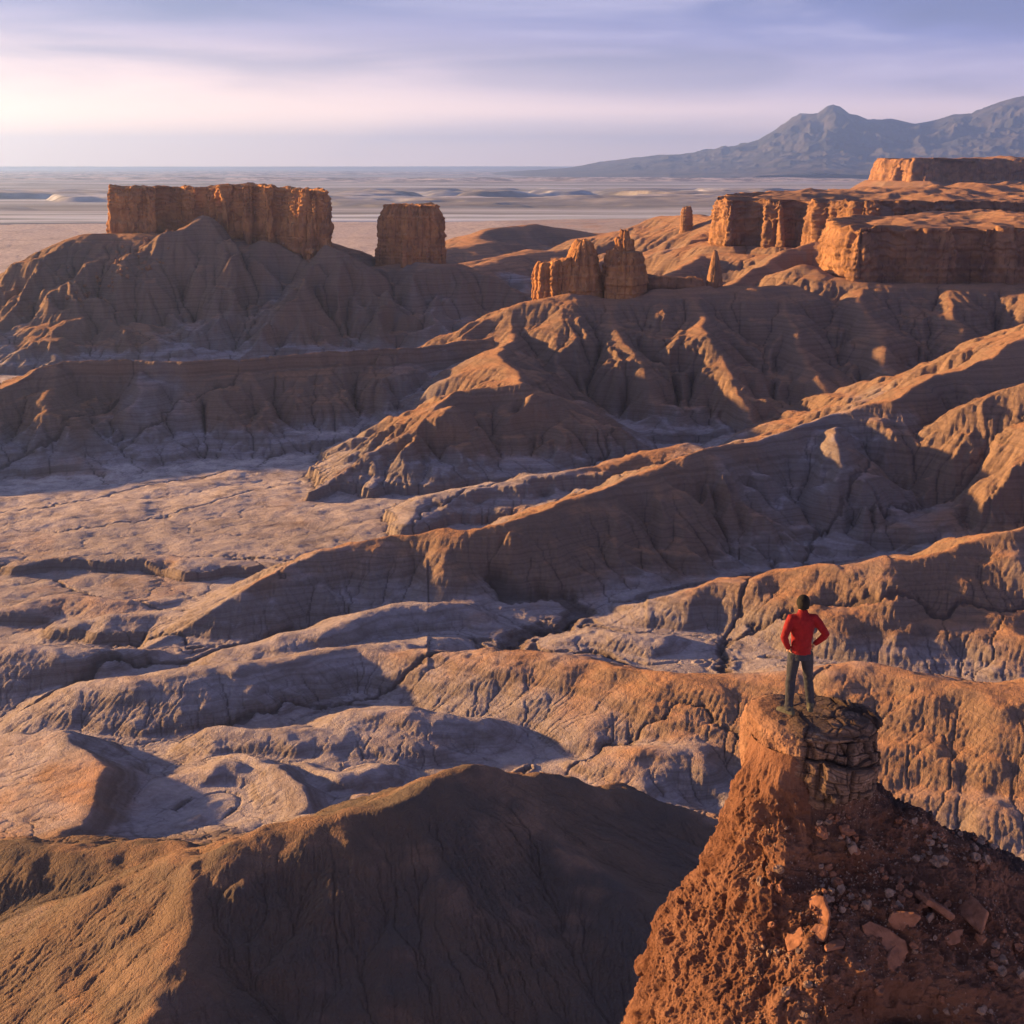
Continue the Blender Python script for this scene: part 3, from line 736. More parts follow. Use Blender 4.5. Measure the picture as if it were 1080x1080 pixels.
    G = np.concatenate([side, np.array(tops)], 0)
    me = tube_mesh(name, G, mat)
    return link(name, me, parent)

def plan(pts): return [tuple(atd(c, 300, D)[:2]) for c, D in pts]
def tag(o, label, cat, group=None):
    o['label'] = label; o['category'] = cat
    if group: o['group'] = group
    return o

M_MESA = cliff_material('sandstone_cliff', (.42, .215, .10), (.25, .13, .075))
M_RIM = cliff_material('rim_rock', (.27, .15, .095), (.15, .09, .065))

# the long mesa
pm1 = plan([(111,1149),(112,1134),(124,1124),(146,1117),(160,1115),(172,1111),(175,1125),(180,1131),(196,1127),(206,1118),(216,1118),(228,1111),(238,1100),(243,1092),(247,1101),(258,1094),(266,1084),(270,1093),(280,1087),(288,1074),(293,1084),(306,1072),(318,1060),(334,1055),(346,1059),(353,1075),(350,1114),(300,1145),(220,1164),(140,1168)])
mesa = rock_body('mesa', pm1, 45, 113.6, M_MESA, 11, block=6.5, ds=.4, dz=.5, taper=.06, butt=7.5, bw=24, flute=4.0, fw=9, rimr=3.0, topn=1.1, ledge=.9,
                 medial=plan([(135,1150),(220,1135),(325,1095)]), topz=lambda x, y: 2.2 * np.exp(-((x + 205) / 22) ** 2) - 1.5 * sstep(-180, -140, x) + 1.2 * np.exp(-((x + 300) / 30) ** 2))
tag(mesa, 'long flat-topped orange sandstone mesa with fluted cliffs at the left', 'mesa')
# the butte
pb = plan([(398,1092),(401,1076),(412,1066),(430,1060),(450,1062),(468,1070),(475,1086),(468,1108),(440,1118),(410,1112)])
butte = rock_body('butte', pb, 40, 101.5, M_MESA, 37, block=5, ds=.35, dz=.5, taper=.02, butt=3.0, bw=16, flute=3.2, fw=7, rimr=1.3, topn=.8, profile=[(0,1.06),(.4,1.01),(.7,.96),(.86,.90),(.88,.86),(1,.79)], ledge=.7)
tag(butte, 'solitary block-shaped sandstone butte between the long mesa and the twin towers', 'butte')
# the twin towers
pa = plan([(560,800),(563,786),(580,780),(600,776),(622,777),(634,782),(638,794),(630,806),(600,812),(575,808)])
zt_ = lambda px, py, D: atd(px, py, D)[2]
tower_l = bpy.data.objects.new('rock_tower', None); col.objects.link(tower_l); tower_l.location = (0, 0, 0)
tag(tower_l, 'lower left rock tower with a stepped fluted shoulder beside the taller tower', 'rock tower')
rock_body('shoulder', plan([(559,796),(562,786),(575,781),(600,780),(618,784),(622,794),(612,804),(580,806)]), 50, zt_(585, 275, 790), M_MESA, 53, block=2.6, ds=.25, dz=.3, taper=.05, butt=1.2, bw=12, flute=1.7, fw=4.5, rimr=1.4, topn=.9, ledge=.6,
          parent=tower_l, medial=plan([(572,793),(610,793)]), topz=lambda x, y: .16 * (x - 22))
rock_body('spire', plan([(590,797),(592,785),(603,777),(620,777),(634,784),(639,796),(628,808),(604,808)]), 50, zt_(604, 254, 790), M_MESA, 57, block=2.8, ds=.22, dz=.3, taper=.02, butt=1.4, bw=10, flute=1.5, fw=5, rimr=1.2, topn=.5, ledge=.6,
          parent=tower_l, profile=[(0,1.15),(.3,1.02),(.55,.90),(.7,.78),(.85,.66),(.96,.52),(1,.36)])
tower_r = rock_body('rock_tower', plan([(633,799),(637,783),(650,776),(664,775),(676,780),(683,794),(678,808),(655,814),(640,810)]), 48, zt_(656, 243, 792), M_MESA, 71, block=3.2, ds=.25, dz=.3, taper=.01, butt=1.5, bw=13, flute=1.7, fw=6, rimr=.6, topn=.5, ledge=.7,
          profile=[(0,1.14),(.2,1.07),(.4,1.0),(.6,.88),(.70,.78),(.76,.74),(.77,.44),(.90,.38),(.91,.24),(1,.18)])
tag(tower_r, 'tallest pointed rock tower with a stepped banded summit knob', 'rock tower')
low = rock_body('rock_wall', plan([(676,806),(680,800),(710,800),(742,802),(748,810),(740,820),(700,822),(680,818)]), 52, zt_(700, 292, 805), M_RIM, 81, ds=.3, dz=.3, taper=.1, butt=1, bw=9, flute=1.0, fw=5, rimr=1, topn=.5, medial=plan([(690,812),(735,812)]), topz=lambda x, y: -.06 * (x - 85))
tag(low, 'low dark rock wall linking the tallest tower and the slender pinnacle', 'rock wall')
pin = rock_body('rock_pinnacle', plan([(744,812),(748,806),(754,804),(760,807),(762,813),(758,820),(749,820)]), 52, zt_(753, 264, 812), M_RIM, 91, ds=.18, dz=.22, taper=.0, butt=.5, bw=6, flute=.5, fw=3, rimr=.2, topn=.2, ledge=.32,
          profile=[(0,1.25),(.25,1.12),(.5,.95),(.7,.66),(.85,.5),(.95,.34),(1,.2)])
tag(pin, 'slender dark banded rock pinnacle standing alone right of the towers', 'rock pinnacle')
nub = rock_body('rock_outcrop', plan([(713,1335),(716,1328),(723,1327),(729,1331),(730,1340),(721,1346)]), 60, zt_(721, 218, 1335), M_RIM, 95, ds=.4, dz=.4, taper=.05, butt=.8, bw=8, flute=.8, fw=5, rimr=1.4, topn=.5)
tag(nub, 'small isolated rock knob on the hill left of the right-hand cliffs', 'rock outcrop')
# plateau rims
for (nm, P, top, foot) in PLAT:
    big = nm == 'far'
    c_ = P.mean(0)
    o = rock_body('cliff', [tuple(p) for p in P], foot - 22, top, M_RIM if nm != 'near' else cliff_material('plateau_cliff', (.29, .165, .105), (.165, .095, .07)), 120 + len(nm), block=8 if not big else 22, ds=1.0 if not big else 2.2, dz=.7 if not big else 1.2,
                  taper=.10 if not big else .25, butt=6 if not big else 14, bw=34 if not big else 80, flute=4.6 if not big else 9, fw=13 if not big else 36, rimr=2.0, topn=1.2, capdrop=6, ledge=.9)
    tag(o, {'near': 'dark upright cliff wall of the nearest right-hand plateau above shaded gullied slopes', 'middle': 'lit and shaded buttressed cliffs of the middle plateau behind the nearest one',
            'far': 'distant pinkish flat-topped plateau with a fluted cliff below the mountains'}[nm], 'cliff')

# distant mountains
sil = np.array([(380,184.5),(500,183.5),(600,177.5),(660,170),(700,165.5),(740,160),(772,155),(800,148),(820,136),(845,120),(862,119),(872,111.5),(879,110),(886,113),(895,120.5),(915,128),(940,125.5),(965,130),(985,127),(1005,121),(1025,120),(1045,112),(1080,102),(1120,106),(1180,114),(1300,126),(1450,150),(1700,172)])
DM = 22000.
um = np.arctan((sil[:, 0] - 540) / (FPX * CP + (540 - sil[:, 1]) * SP)); zm = np.array([atd(a, b, DM)[2] for a, b in sil])
U4, V4 = np.meshgrid(np.linspace(-.06, .72, 1150), np.linspace(math.log(14500), math.log(32000), 560)); R4 = np.exp(V4)
X4, Y4 = R4 * np.sin(U4), R4 * np.cos(U4)
S = np.interp(U4 + .010 * fbm(U4 * 20, V4 * 14, 301, 4) * sstep(0, .1, np.abs(V4 - math.log(DM))), um, zm)
dv = (V4 - math.log(DM))
fall = np.where(dv < 0, np.exp(-((-dv) / .16) ** 1.15), np.exp(-(dv / .3) ** 1.5))
H4 = 3 + np.maximum(S - 3, 0) * fall
H4 = H4 + np.minimum(H4, 430) * .26 * ridged(U4 * 42, V4 * 30, 311, 5) * sstep(.0, .05, np.abs(dv)) + 36 * fbm(U4 * 30, V4 * 22, 321, 5) * sstep(6, 180, H4)
H4 = gullies(H4, U4, V4, R4, 12, .10, 331, .03, .2)
H4 = np.minimum(H4, np.interp(U4, um, zm) * .97 + 180 * sstep(.08, .0, np.abs(dv)) + 5)
H4 = H4 - 40 * sstep(40, 3, H4); HTOP = float(H4.max()) + 40
s4 = NT('mountain_rock'); P4 = s4.pos(); 
c4 = s4.mix(s4.ramp(s4.noise(P4, .0018, 6, .65), .4, .62), (.03, .038, .055), (.075, .075, .09))
mm = grid_mesh('mountains', X4, Y4, H4, s4.bsdf(c4, .95)); mo = link('mountains', mm); mo['kind'] = 'structure'

# air
bm = bmesh.new(); bmesh.ops.create_cube(bm, size=1.0)
bmesh.ops.scale(bm, vec=(104000, 104000, HTOP + 32), verts=bm.verts); bmesh.ops.translate(bm, vec=(0, 0, (HTOP - 32) / 2), verts=bm.verts)
hme = bpy.data.meshes.new('haze'); bm.to_mesh(hme); bm.free(); haze = link('haze', hme); haze['kind'] = 'stuff'
hs = NT('haze_air'); pv = hs.n('ShaderNodeVolumePrincipled'); pv.inputs['Color'].default_value = (.27, .46, 1.0, 1); pv.inputs['Density'].default_value = 4.4e-5; pv.inputs['Anisotropy'].default_value = 0.6
hs.l(pv.outputs[0], hs.out.inputs['Volume']); hme.materials.append(hs.m)
print('bodies', time.time() - T0)
# ---------------------------------------------------------------- near rock pillar
PD = 20.15
AX = atd(858, 738, PD); ZT = 130 - 19.6 * math.tan(PITCH + math.atan((748 - 540) / FPX))
PR = {  # bearing round the axis (0 = to the right, 90 = away, 180 = left, 270 = towards the viewpoint): (radius, height) stations
 0: [(.92,-1.15),(1.15,-1.55),(2.10,-2.03),(3.20,-2.60),(4.60,-3.38),(7.00,-4.88),(14.00,-9.38)],
 12: [(.92,-1.15),(1.15,-1.55),(2.10,-2.08),(3.20,-2.73),(4.60,-3.63),(7.00,-5.48),(13.00,-10.88)],
 30: [(.9,-1.15),(1.1,-1.8),(1.70,-2.48),(2.30,-3.38),(3.00,-4.68),(4.20,-6.88),(8.00,-13.88)],
 90: [(.85,-1.1),(.95,-1.9),(1.20,-2.88),(1.60,-4.08),(2.10,-5.48),(3.20,-7.88),(7.00,-14.88)],
 150: [(.90,-.42),(1.04,-1.42),(1.35,-2.68),(1.90,-3.68),(2.40,-4.88),(3.40,-7.38),(7.00,-14.88)],
 180: [(.90,-.42),(1.04,-1.42),(1.42,-2.58),(2.05,-3.38),(2.38,-4.13),(2.45,-5.18),(7.00,-13.88)],
 215: [(.90,-.42),(1.04,-1.42),(1.62,-2.68),(2.20,-3.58),(2.5,-4.48),(2.7,-5.78),(7.00,-13.88)],
 240: [(.90,-.42),(1.04,-1.42),(1.75,-2.58),(2.35,-3.38),(2.80,-4.28),(3.20,-5.68),(7.00,-13.88)],
 262: [(.84,-.80),(.98,-1.75),(1.55,-2.43),(2.25,-3.03),(2.75,-3.88),(2.90,-5.48),(7.00,-13.88)],
 285: [(.84,-1.15),(1.02,-1.80),(1.60,-2.38),(2.40,-2.98),(3.00,-3.78),(3.00,-5.18),(7.00,-13.88)],
 310: [(.86,-1.15),(1.10,-1.75),(1.80,-2.33),(2.70,-2.98),(3.50,-3.78),(4.20,-5.38),(9.00,-13.88)],
 338: [(.90,-1.15),(1.15,-1.62),(2.00,-2.23),(3.00,-2.88),(4.20,-3.78),(5.60,-5.48),(11.00,-12.88)],
}
ks = sorted(PR); NT_, NR_ = 1500, 820
th = np.linspace(0, 2 * math.pi, NT_, endpoint=False)
kx = np.radians(np.array([ks[-1] - 360] + ks + [360])); arr = np.array([PR[ks[-1]]] + [PR[k] for k in ks] + [PR[0]])
def perint(q, kx, ky):                      # smooth periodic interpolation
    out = np.zeros((len(q),) + ky.shape[1:])
    j = np.clip(np.searchsorted(kx, q) - 1, 0, len(kx) - 2); f = (q - kx[j]) / (kx[j + 1] - kx[j]); f = f * f * (3 - 2 * f) * .6 + f * .4
    return ky[j] + (ky[j + 1] - ky[j]) * f[:, None, None]
prof = perint(th, kx, arr)                  # bearing x station x 2
cum = np.array([0, .3, 1.1, 2.2, 3.4, 5.2, 9.0])
tt = np.concatenate([np.linspace(0, 5.2, NR_ - 60), np.linspace(5.2, 9, 61)[1:]])
j = np.clip(np.searchsorted(cum, tt) - 1, 0, 5); f = (tt - cum[j]) / (cum[j + 1] - cum[j])
def cr(a, b, c, d, f):
    return .5 * (2 * b + (c - a) * f + (2 * a - 5 * b + 4 * c - d) * f ** 2 + (-a + 3 * b - 3 * c + d) * f ** 3)
pj = lambda k: prof[:, np.clip(k, 0, 6)].transpose(1, 0, 2)
RZ = cr(pj(j - 1), pj(j), pj(j + 1), pj(j + 2), f[:, None, None])
rr_, zz_ = RZ[..., 0], RZ[..., 1]
G = np.stack([AX[0] + rr_ * np.cos(th), AX[1] + rr_ * np.sin(th), ZT + zz_], -1)
def normals(G):
    du_ = np.roll(G, -1, 1) - np.roll(G, 1, 1); dv_ = np.gradient(G, axis=0)
    n = np.cross(du_, -dv_); n /= np.linalg.norm(n, axis=-1, keepdims=True) + 1e-9
    return n
N = normals(G)
fade = sstep(0, .25, tt)[:, None]
d = .26 * fb3(G, .9, 401, 3) + .10 * fb3(G * [1, 1, .6], 2.4, 411, 3, rid=True) + .07 * fb3(G * [1, 1, .7], 6.5, 421, 3) + .028 * fb3(G, 17, 431, 3, rid=True) + .07 * fb3(G * [1, 1, .22], 4.2, 435, 3, rid=True)
# clods: cellular lumps of weathered clay
f1, f2, idv = cell3(G + .15 * np.stack([fb3(G, 3, 441, 2)] * 3, -1), 3.4, 451)
rgh = .25 + .9 * sstep(-.3, .35, fb3(G, .8, 471, 3))[..., ]
bedc = vnoise((G[..., 2] + .1 * fb3(G, .9, 473, 2)) * 5.5, G[..., 0] * .2, 475)
d += .045 * np.sign(bedc) * np.abs(bedc) ** .6
d += .018 * (1 - f1 * 1.3) + .05 * (idv - .5)
f1, f2, idv = cell3(G, 9.5, 461)
left = sstep(-.2, .5, -np.cos(th))[None] 
d += .026 * rgh * (1 - f1 * 1.4) * (idv > .35) * (1 - .3 * left)
# overhanging hollow low on the near face
d -= .75 * np.exp(-(((G[..., 0] - AX[0] - .95) / .75) ** 2 + ((G[..., 2] - ZT + 3.55) / .42) ** 2) ** 1.5) * (G[..., 1] < AX[1])
G = G + N * (d * fade)[..., None]
s5 = NT('red_clay'); P5 = s5.pos(); x5, y5, z5 = s5.sep(P5)
n5 = s5.noise(P5, 1.3, 5, .6, .5); f5 = s5.noise(P5, 9, 5, .65)
c5 = s5.mix(s5.ramp(n5, .32, .66), (.095, .046, .035), (.155, .082, .063))
c5 = s5.mix(s5.ramp(f5, .5, .72, 0, .6), c5, (.11, .050, .036))
c5 = s5.mix(s5.math('MULTIPLY', s5.attr('shale'), s5.ramp(s5.noise(P5, 5, 5, .7), .30, .52)), c5, s5.mix(s5.ramp(s5.noise(P5, 22, 3, .7), .62, .72), (.055, .038, .038), (.30, .26, .25)))
b5 = s5.math('ADD', f5, s5.math('MULTIPLY', s5.noise(P5, 38, 4, .7), .35))
clay = s5.bsdf(c5, .95, b5, .09, .9, .06)
pill = bpy.data.objects.new('rock_pillar', None); col.objects.link(pill); pill.location = (AX[0], AX[1], ZT - 8)
tag(pill, 'weathered red clay pillar with a fractured caprock in the near right corner', 'rock pillar')
bme = tube_mesh('clay_base', G, clay)
shale = sstep(-.02, .10, np.sin(th))[None] * sstep(1.25, .4, np.abs(th))[None] * np.ones((NR_, 1)) + sstep(.12, .0, np.abs(((th + math.pi) % (2 * math.pi)) - math.pi))[None]
shale = np.clip(shale, 0, 1) * sstep(.1, .5, tt)[:, None] + sstep(.55, .2, tt)[:, None] * (np.cos(th) > -.2)[None] * .6
add_attr(bme, 'shale', np.clip(shale, 0, 1))
bo = link('clay_base', bme, pill)
bo.matrix_parent_inverse = Matrix.Translation(-pill.location)
GB = G; NB = normals(G)

# caprock: a broken block, darker and bedded on the right, smooth and tan on the left
NT2, NR2 = 1300, 520
th = np.linspace(0, 2 * math.pi, NT2, endpoint=False)
CAPP = [(0.0, -.02), (.45, -.02), (.86, -.03), (1.03, -.12), (1.12, -.36), (1.17, -.62), (1.15, -.90), (1.06, -1.15), (.90, -1.32), (.70, -1.45), (.4, -1.6)]
cp = np.array(CAPP); cs = np.concatenate([[0], np.cumsum(np.hypot(*np.diff(cp, axis=0).T))]); q = np.linspace(0, cs[-1], NR2)
rr_ = np.interp(q, cs, cp[:, 0]); zz_ = np.interp(q, cs, cp[:, 1])
for _ in range(12): rr_[1:-1] = (rr_[:-2] + rr_[2:]) / 2; zz_[1:-1] = (zz_[:-2] + zz_[2:]) / 2
shape = .89 * (1 + .07 * np.cos(2 * th + .4) + .04 * np.sin(3 * th + 1) - .05 * np.exp(-((th - math.radians(250)) / .35) ** 2))
zz2 = zz_[:, None] + 0 * th
gx = rr_[:, None] * np.cos(th) * shape; gy = rr_[:, None] * np.sin(th) * shape
zz2 = zz2 + .0 - .10 * gx.clip(-2, 2) * sstep(.25, 1.0, gx) - .06 * sstep(0, -1, gy)
Gc = np.stack([AX[0] + gx, AX[1] + gy, ZT + zz2], -1)
Nc = normals(Gc); Nc[0] = [0, 0, 1]
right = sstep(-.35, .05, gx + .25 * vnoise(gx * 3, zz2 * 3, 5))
side_ = sstep(.05, .35, -(zz_))[:, None]
warp = Gc + .10 * np.stack([fb3(Gc, 2.2, 501, 2), fb3(Gc, 2.2, 503, 2), .5 * fb3(Gc, 2.2, 505, 2)], -1)
def plates(th_, ln, amp, joint, seed):            # level beds, each broken by upright joints into blocks of its own
    zb = (warp[..., 2] + .16 * Gc[..., 0] + .15 * fb3(Gc, 1.3, seed + 7, 3)) / th_
    kb = np.floor(zb); fr_ = zb - kb
    q_ = np.stack([warp[..., 0] / ln, warp[..., 1] / ln, kb * 3.7 + .5], -1)
    a1, a2, iv = cell3(q_, 1.0, seed)
    gap = np.minimum(sstep(.0, .10, a2 - a1), sstep(0, .12, np.minimum(fr_, 1 - fr_)))
    lay = _h(kb.astype(np.int64), kb.astype(np.int64) * 3, seed + 2)
    return amp * (iv - .5) + amp * .4 * (lay - .5) - joint * (1 - gap), 1 - gap
d = .26 * fb3(Gc, .85, 591, 3) * (.25 + .75 * side_); cr_ = 0
for th_, ln, am, jo, sd_ in ((.46, .62, .20, .06, 511), (.17, .36, .075, .022, 521), (.05, .26, .022, .008, 531)):
    pd_, cg = plates(th_, ln, am, jo, sd_); d = d + right * pd_; cr_ = np.maximum(cr_, cg * (1 if ln > .2 else .4))
d += (1 - right) * (.16 * fb3(Gc, 1.4, 561, 3) + .05 * fb3(Gc, 5, 571, 4, rid=True)) + .012 * fb3(Gc, 22, 581, 3)
top_ = sstep(.6, .9, Nc[..., 2]); d = d * (1 - .75 * top_ * (1 - sstep(.3, .8, gx) * .5))
Gc = Gc + Nc * d[..., None]
Gc[0] = Gc[0].mean(0)
s6 = NT('cap_rock'); P6 = s6.pos(); f6 = s6.noise(P6, 7, 6, .65); g6 = s6.noise(P6, 1.6, 4, .55)
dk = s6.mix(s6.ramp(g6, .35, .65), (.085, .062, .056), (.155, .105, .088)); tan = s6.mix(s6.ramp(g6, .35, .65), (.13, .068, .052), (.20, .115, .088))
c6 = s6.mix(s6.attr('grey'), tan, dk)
c6 = s6.mix(s6.ramp(f6, .52, .7, 0, .6), c6, (.07, .05, .047)); c6 = s6.mix(s6.ramp(s6.noise(P6, 3, 6, .7), .60, .70, 0, .5), c6, (.30, .25, .23))
c6 = s6.mix(s6.math('MULTIPLY', s6.attr('crack'), .75), c6, (.04, .028, .026))
capm = s6.bsdf(c6, .9, s6.math('ADD', f6, s6.math('MULTIPLY', s6.noise(P6, 30, 5, .7), .4)), .07, .9, .12)
cme = tube_mesh('caprock', Gc, capm)
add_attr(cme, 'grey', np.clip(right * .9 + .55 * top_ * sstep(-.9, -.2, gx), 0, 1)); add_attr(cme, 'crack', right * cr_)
cb = link('caprock', cme, pill); cb.matrix_parent_inverse = Matrix.Translation(-pill.location)

# ---------------------------------------------------------------- loose slabs and stones on the pillar
def slab_mesh(name, w, l, h, seed, mat, nseg=9):
    rs = np.random.RandomState(seed)
    n = 64; a = np.linspace(0, 2 * math.pi, n, endpoint=False)
    ka = np.sort(rs.rand(nseg) * .7 / nseg + np.arange(nseg) / nseg) * 2 * math.pi; kr = .72 + .4 * rs.rand(nseg)
    kp = np.stack([np.cos(ka) * kr * w / 2, np.sin(ka) * kr * l / 2], -1)      # straight broken edges between corners
    per = np.concatenate([kp, kp[:1]]); L = np.concatenate([[0], np.cumsum(np.hypot(*np.diff(per, axis=0).T))]); q = np.linspace(0, L[-1], n, endpoint=False)
    ox, oy = np.interp(q, L, per[:, 0]), np.interp(q, L, per[:, 1])
    rings = []
    lv = [(0, .5), (.35, .5), (.7, .5), (.93, .49), (1.0, .40), (1.02, .15), (1.0, -.15), (.97, -.40), (.9, -.49), (.6, -.5), (.3, -.5), (0, -.5)]
    tilt = (rs.rand(2) - .5) * .35
    for s_, z_ in lv:
        x, y = ox * s_, oy * s_
        rings.append(np.stack([x, y, h * z_ * (1 + tilt[0] * x / w * 2 + tilt[1] * y / l * 2) + 0 * x], -1))
    G = np.array(rings); nn = fb3(G, 3.5 / max(w, l), seed, 4); G[..., 2] += h * .35 * nn; G[..., 0] += .05 * w * fb3(G, 5 / max(w, l), seed + 3, 3); G[..., 1] += .05 * l * fb3(G, 5 / max(w, l), seed + 5, 3)
    G[0] = G[0].mean(0); G[-1] = G[-1].mean(0)
    me = tube_mesh(name, G[::-1], mat)
    me.polygons.foreach_set('use_smooth', np.zeros(len(me.polygons), bool))
    return me
# where each sight line lands on the clay
dv_ = GB - np.array([0, 0, CAMZ]); dep = dv_[..., 1] * CP - dv_[..., 2] * SP; up_ = dv_[..., 1] * SP + dv_[..., 2] * CP
PXB = 540 + FPX * dv_[..., 0] / dep; PYB = 540 - FPX * up_ / dep
def land(px, py, tol=2.5):
    m = (np.abs(PXB - px) < tol) & (np.abs(PYB - py) < tol)
    if not m.any(): return None
    i = np.argmin(np.where(m, dep, 1e9)); return GB.reshape(-1, 3)[i], NB.reshape(-1, 3)[i]
def place(o, hit, yaw, sink=0.0, flat=.75):
    p, n = hit; n = Vector(n); 
    if n.z < 0: n = -n
    n = (n * flat + Vector((0, -.25, 1)) * (1 - flat)).normalized()
    o.rotation_mode = 'QUATERNION'; o.rotation_quaternion = n.to_track_quat('Z', 'Y') @ Matrix.Rotation(yaw, 3, 'Z').to_quaternion()
    o.location = Vector(p) + n * sink
s7 = NT('slab_stone'); P7 = s7.pos(); f7 = s7.noise(P7, 8, 5, .6)
slabm = s7.bsdf(s7.mix(s7.ramp(f7, .35, .68), (.20, .098, .07), (.13, .062, .045)), .9, f7, .03, .6, .1)
s8 = NT('grey_stone'); P8 = s8.pos(); f8 = s8.noise(P8, 9, 5, .6)
slabg = s8.bsdf(s8.mix(s8.ramp(f8, .35, .68), (.22, .155, .135), (.12, .08, .07)), .9, f8, .03, .6, .1)
SL = [(985,948,.62,.50,.10,.3,'broad tan slab of the pair lying on the right slope of the clay pillar'), (1022,958,.66,.34,.10,-.3,'pointed tan slab at the right end of the pair on the clay slope'),
      (862,957,.30,.42,.07,.5,'upright pentagonal slab sticking out of the clay below the caprock'), (868,980,.26,.24,.06,.9,'small square slab just below the upright pentagonal slab'),
      (955,968,.36,.30,.07,.2,'lone mid-sized slab between the upright slab and the tan pair'), (938,990,.60,.34,.10,-.5,'long tilted slab at the lip above the dark hollow'),
      (835,985,.44,.26,.07,-.5,'low half-buried slab left of the dark hollow'), (885,993,.36,.14,.05,-.6,'thin narrow flake of stone above the dark hollow'), (948,1005,.40,.26,.09,.4,'dark-edged slab hanging below the long tilted slab'),
      (1010,985,.30,.18,.06,.1,'small flat slab below the tan pair')]
for k, (px, py, w_, l_, h_, yw, lab) in enumerate(SL):
    hit = land(px, py, 4)
    if hit is None: continue
    o = link('rock_slab', slab_mesh('rock_slab', w_ * 1.25, l_ * 1.25, h_, 600 + k, slabm)); place(o, hit, yw, .0, .97)
    tag(o, lab, 'rock slab', 'slabs lying on the clay pillar')
rs = np.random.RandomState(5)
protos = [slab_mesh('stone', .15, .12, .08, 700 + k, slabm if k % 2 else slabg, 7) for k in range(6)]
cnt = 0
for k in range(1400):
    if cnt >= 280: break
    px, py = 800 + 285 * rs.rand(), 860 + 215 * rs.rand()
    if rs.rand() < .5: px, py = 860 + 190 * rs.rand(), 865 + 95 * rs.rand()
    if vnoise(np.array(px / 28.), np.array(py / 28.), 9) < -.1: continue
    hit = land(px, py)
    if hit is None or hit[1][2] < .15: continue
    o = link('stone', protos[rs.randint(6)]); sc_ = .28 + .9 * rs.rand() ** 2.2
    o.scale = (sc_, sc_ * (.7 + .5 * rs.rand()), sc_ * (.7 + .6 * rs.rand())); place(o, hit, rs.rand() * 6, .008 * sc_, .6)
    tag(o, 'small loose broken stone scattered on the clay slope of the near pillar', 'stone', 'small stones scattered on the clay pillar'); cnt += 1
# gravel: too fine to count
bmv, bmf = [], []
ico = [(0,0,1),(.9,0,.3),(.3,.85,.3),(-.7,.5,.3),(-.7,-.5,.3),(.3,-.85,.3),(0,0,-.6)]
icf = [(0,1,2),(0,2,3),(0,3,4),(0,4,5),(0,5,1),(6,2,1),(6,3,2),(6,4,3),(6,5,4),(6,1,5)]
fl = np.flatnonzero(((PXB > 780) & (PXB < 1085) & (PYB > 835) & (PYB < 1085) & (NB[..., 2] > .2)).ravel())
pick = rs.choice(fl, 8000); Gf, Nf = GB.reshape(-1, 3), NB.reshape(-1, 3)
for k in pick:
    c = Gf[k]; s_ = .006 + .018 * rs.rand() ** 2.5
    if vn3(c[None], 1.6, 801)[0] < -.15: continue
    M = Matrix.Rotation(rs.rand() * 6, 3, Vector(rs.rand(3) - .5)); b = len(bmv)
    for v in ico: bmv.append(tuple(Vector(c) + M @ (Vector(v) * s_ * (.7 + .6 * rs.rand())) + Vector(Nf[k]) * s_ * .3))
    bmf += [tuple(b + i for i in f) for f in icf]
gm = bpy.data.meshes.new('gravel'); gm.from_pydata(bmv, [], bmf); gm.materials.append(slabg); go = link('gravel', gm); go['kind'] = 'stuff'; tag(go, 'fine gravel and chips of rock strewn over the clay pillar', 'gravel')

# ---------------------------------------------------------------- boulders on the talus below the long mesa
vx = np.stack([X, Y, zf], -1)[::2, ::2].reshape(-1, 3)
dm = vx - np.array([0, 0, CAMZ]); de = dm[:, 1] * CP - dm[:, 2] * SP; PXT = 540 + FPX * dm[:, 0] / de; PYT = 540 - FPX * (dm[:, 1] * SP + dm[:, 2] * CP) / de
sel = (PXT > 60) & (PXT < 200) & (PYT > 235) & (PYT < 350) & (dm[:, 1] > 950) & (dm[:, 1] < 1130)
pv_, px_, py_ = vx[sel], PXT[sel], PYT[sel]
s9 = NT('boulder_stone'); P9 = s9.pos(); f9 = s9.noise(P9, .8, 4, .6); bom = s9.bsdf(s9.mix(f9, (.30, .16, .10), (.17, .10, .075)), .9, f9, .5, .6, .05)
bp = [slab_mesh('boulder', 3.2, 2.6, 2.4, 750 + k, bom, 7) for k in range(5)]
nb = 0
for k in range(600):
    if nb >= 90 or len(pv_) == 0: break
    tx_ = 70 + 115 * rs.rand() ** .8; ty_ = 255 + (175 - tx_) * .62 + rs.randn() * 13
    i = np.argmin((px_ - tx_) ** 2 + (py_ - ty_) ** 2)
    if abs(px_[i] - tx_) > 4 or abs(py_[i] - ty_) > 4: continue
    o = link('boulder', bp[rs.randint(5)]); s_ = .4 + .9 * rs.rand() ** 2
    o.location = pv_[i] + np.array([0, 0, .3 * s_]); o.rotation_euler = (rs.randn() * .5, rs.randn() * .5, rs.rand() * 6); o.scale = (s_, s_, s_ * (.7 + .6 * rs.rand()))
    tag(o, 'fallen brown boulder on the talus slope below the left end of the long mesa', 'boulder', 'boulders fallen below the long mesa'); nb += 1

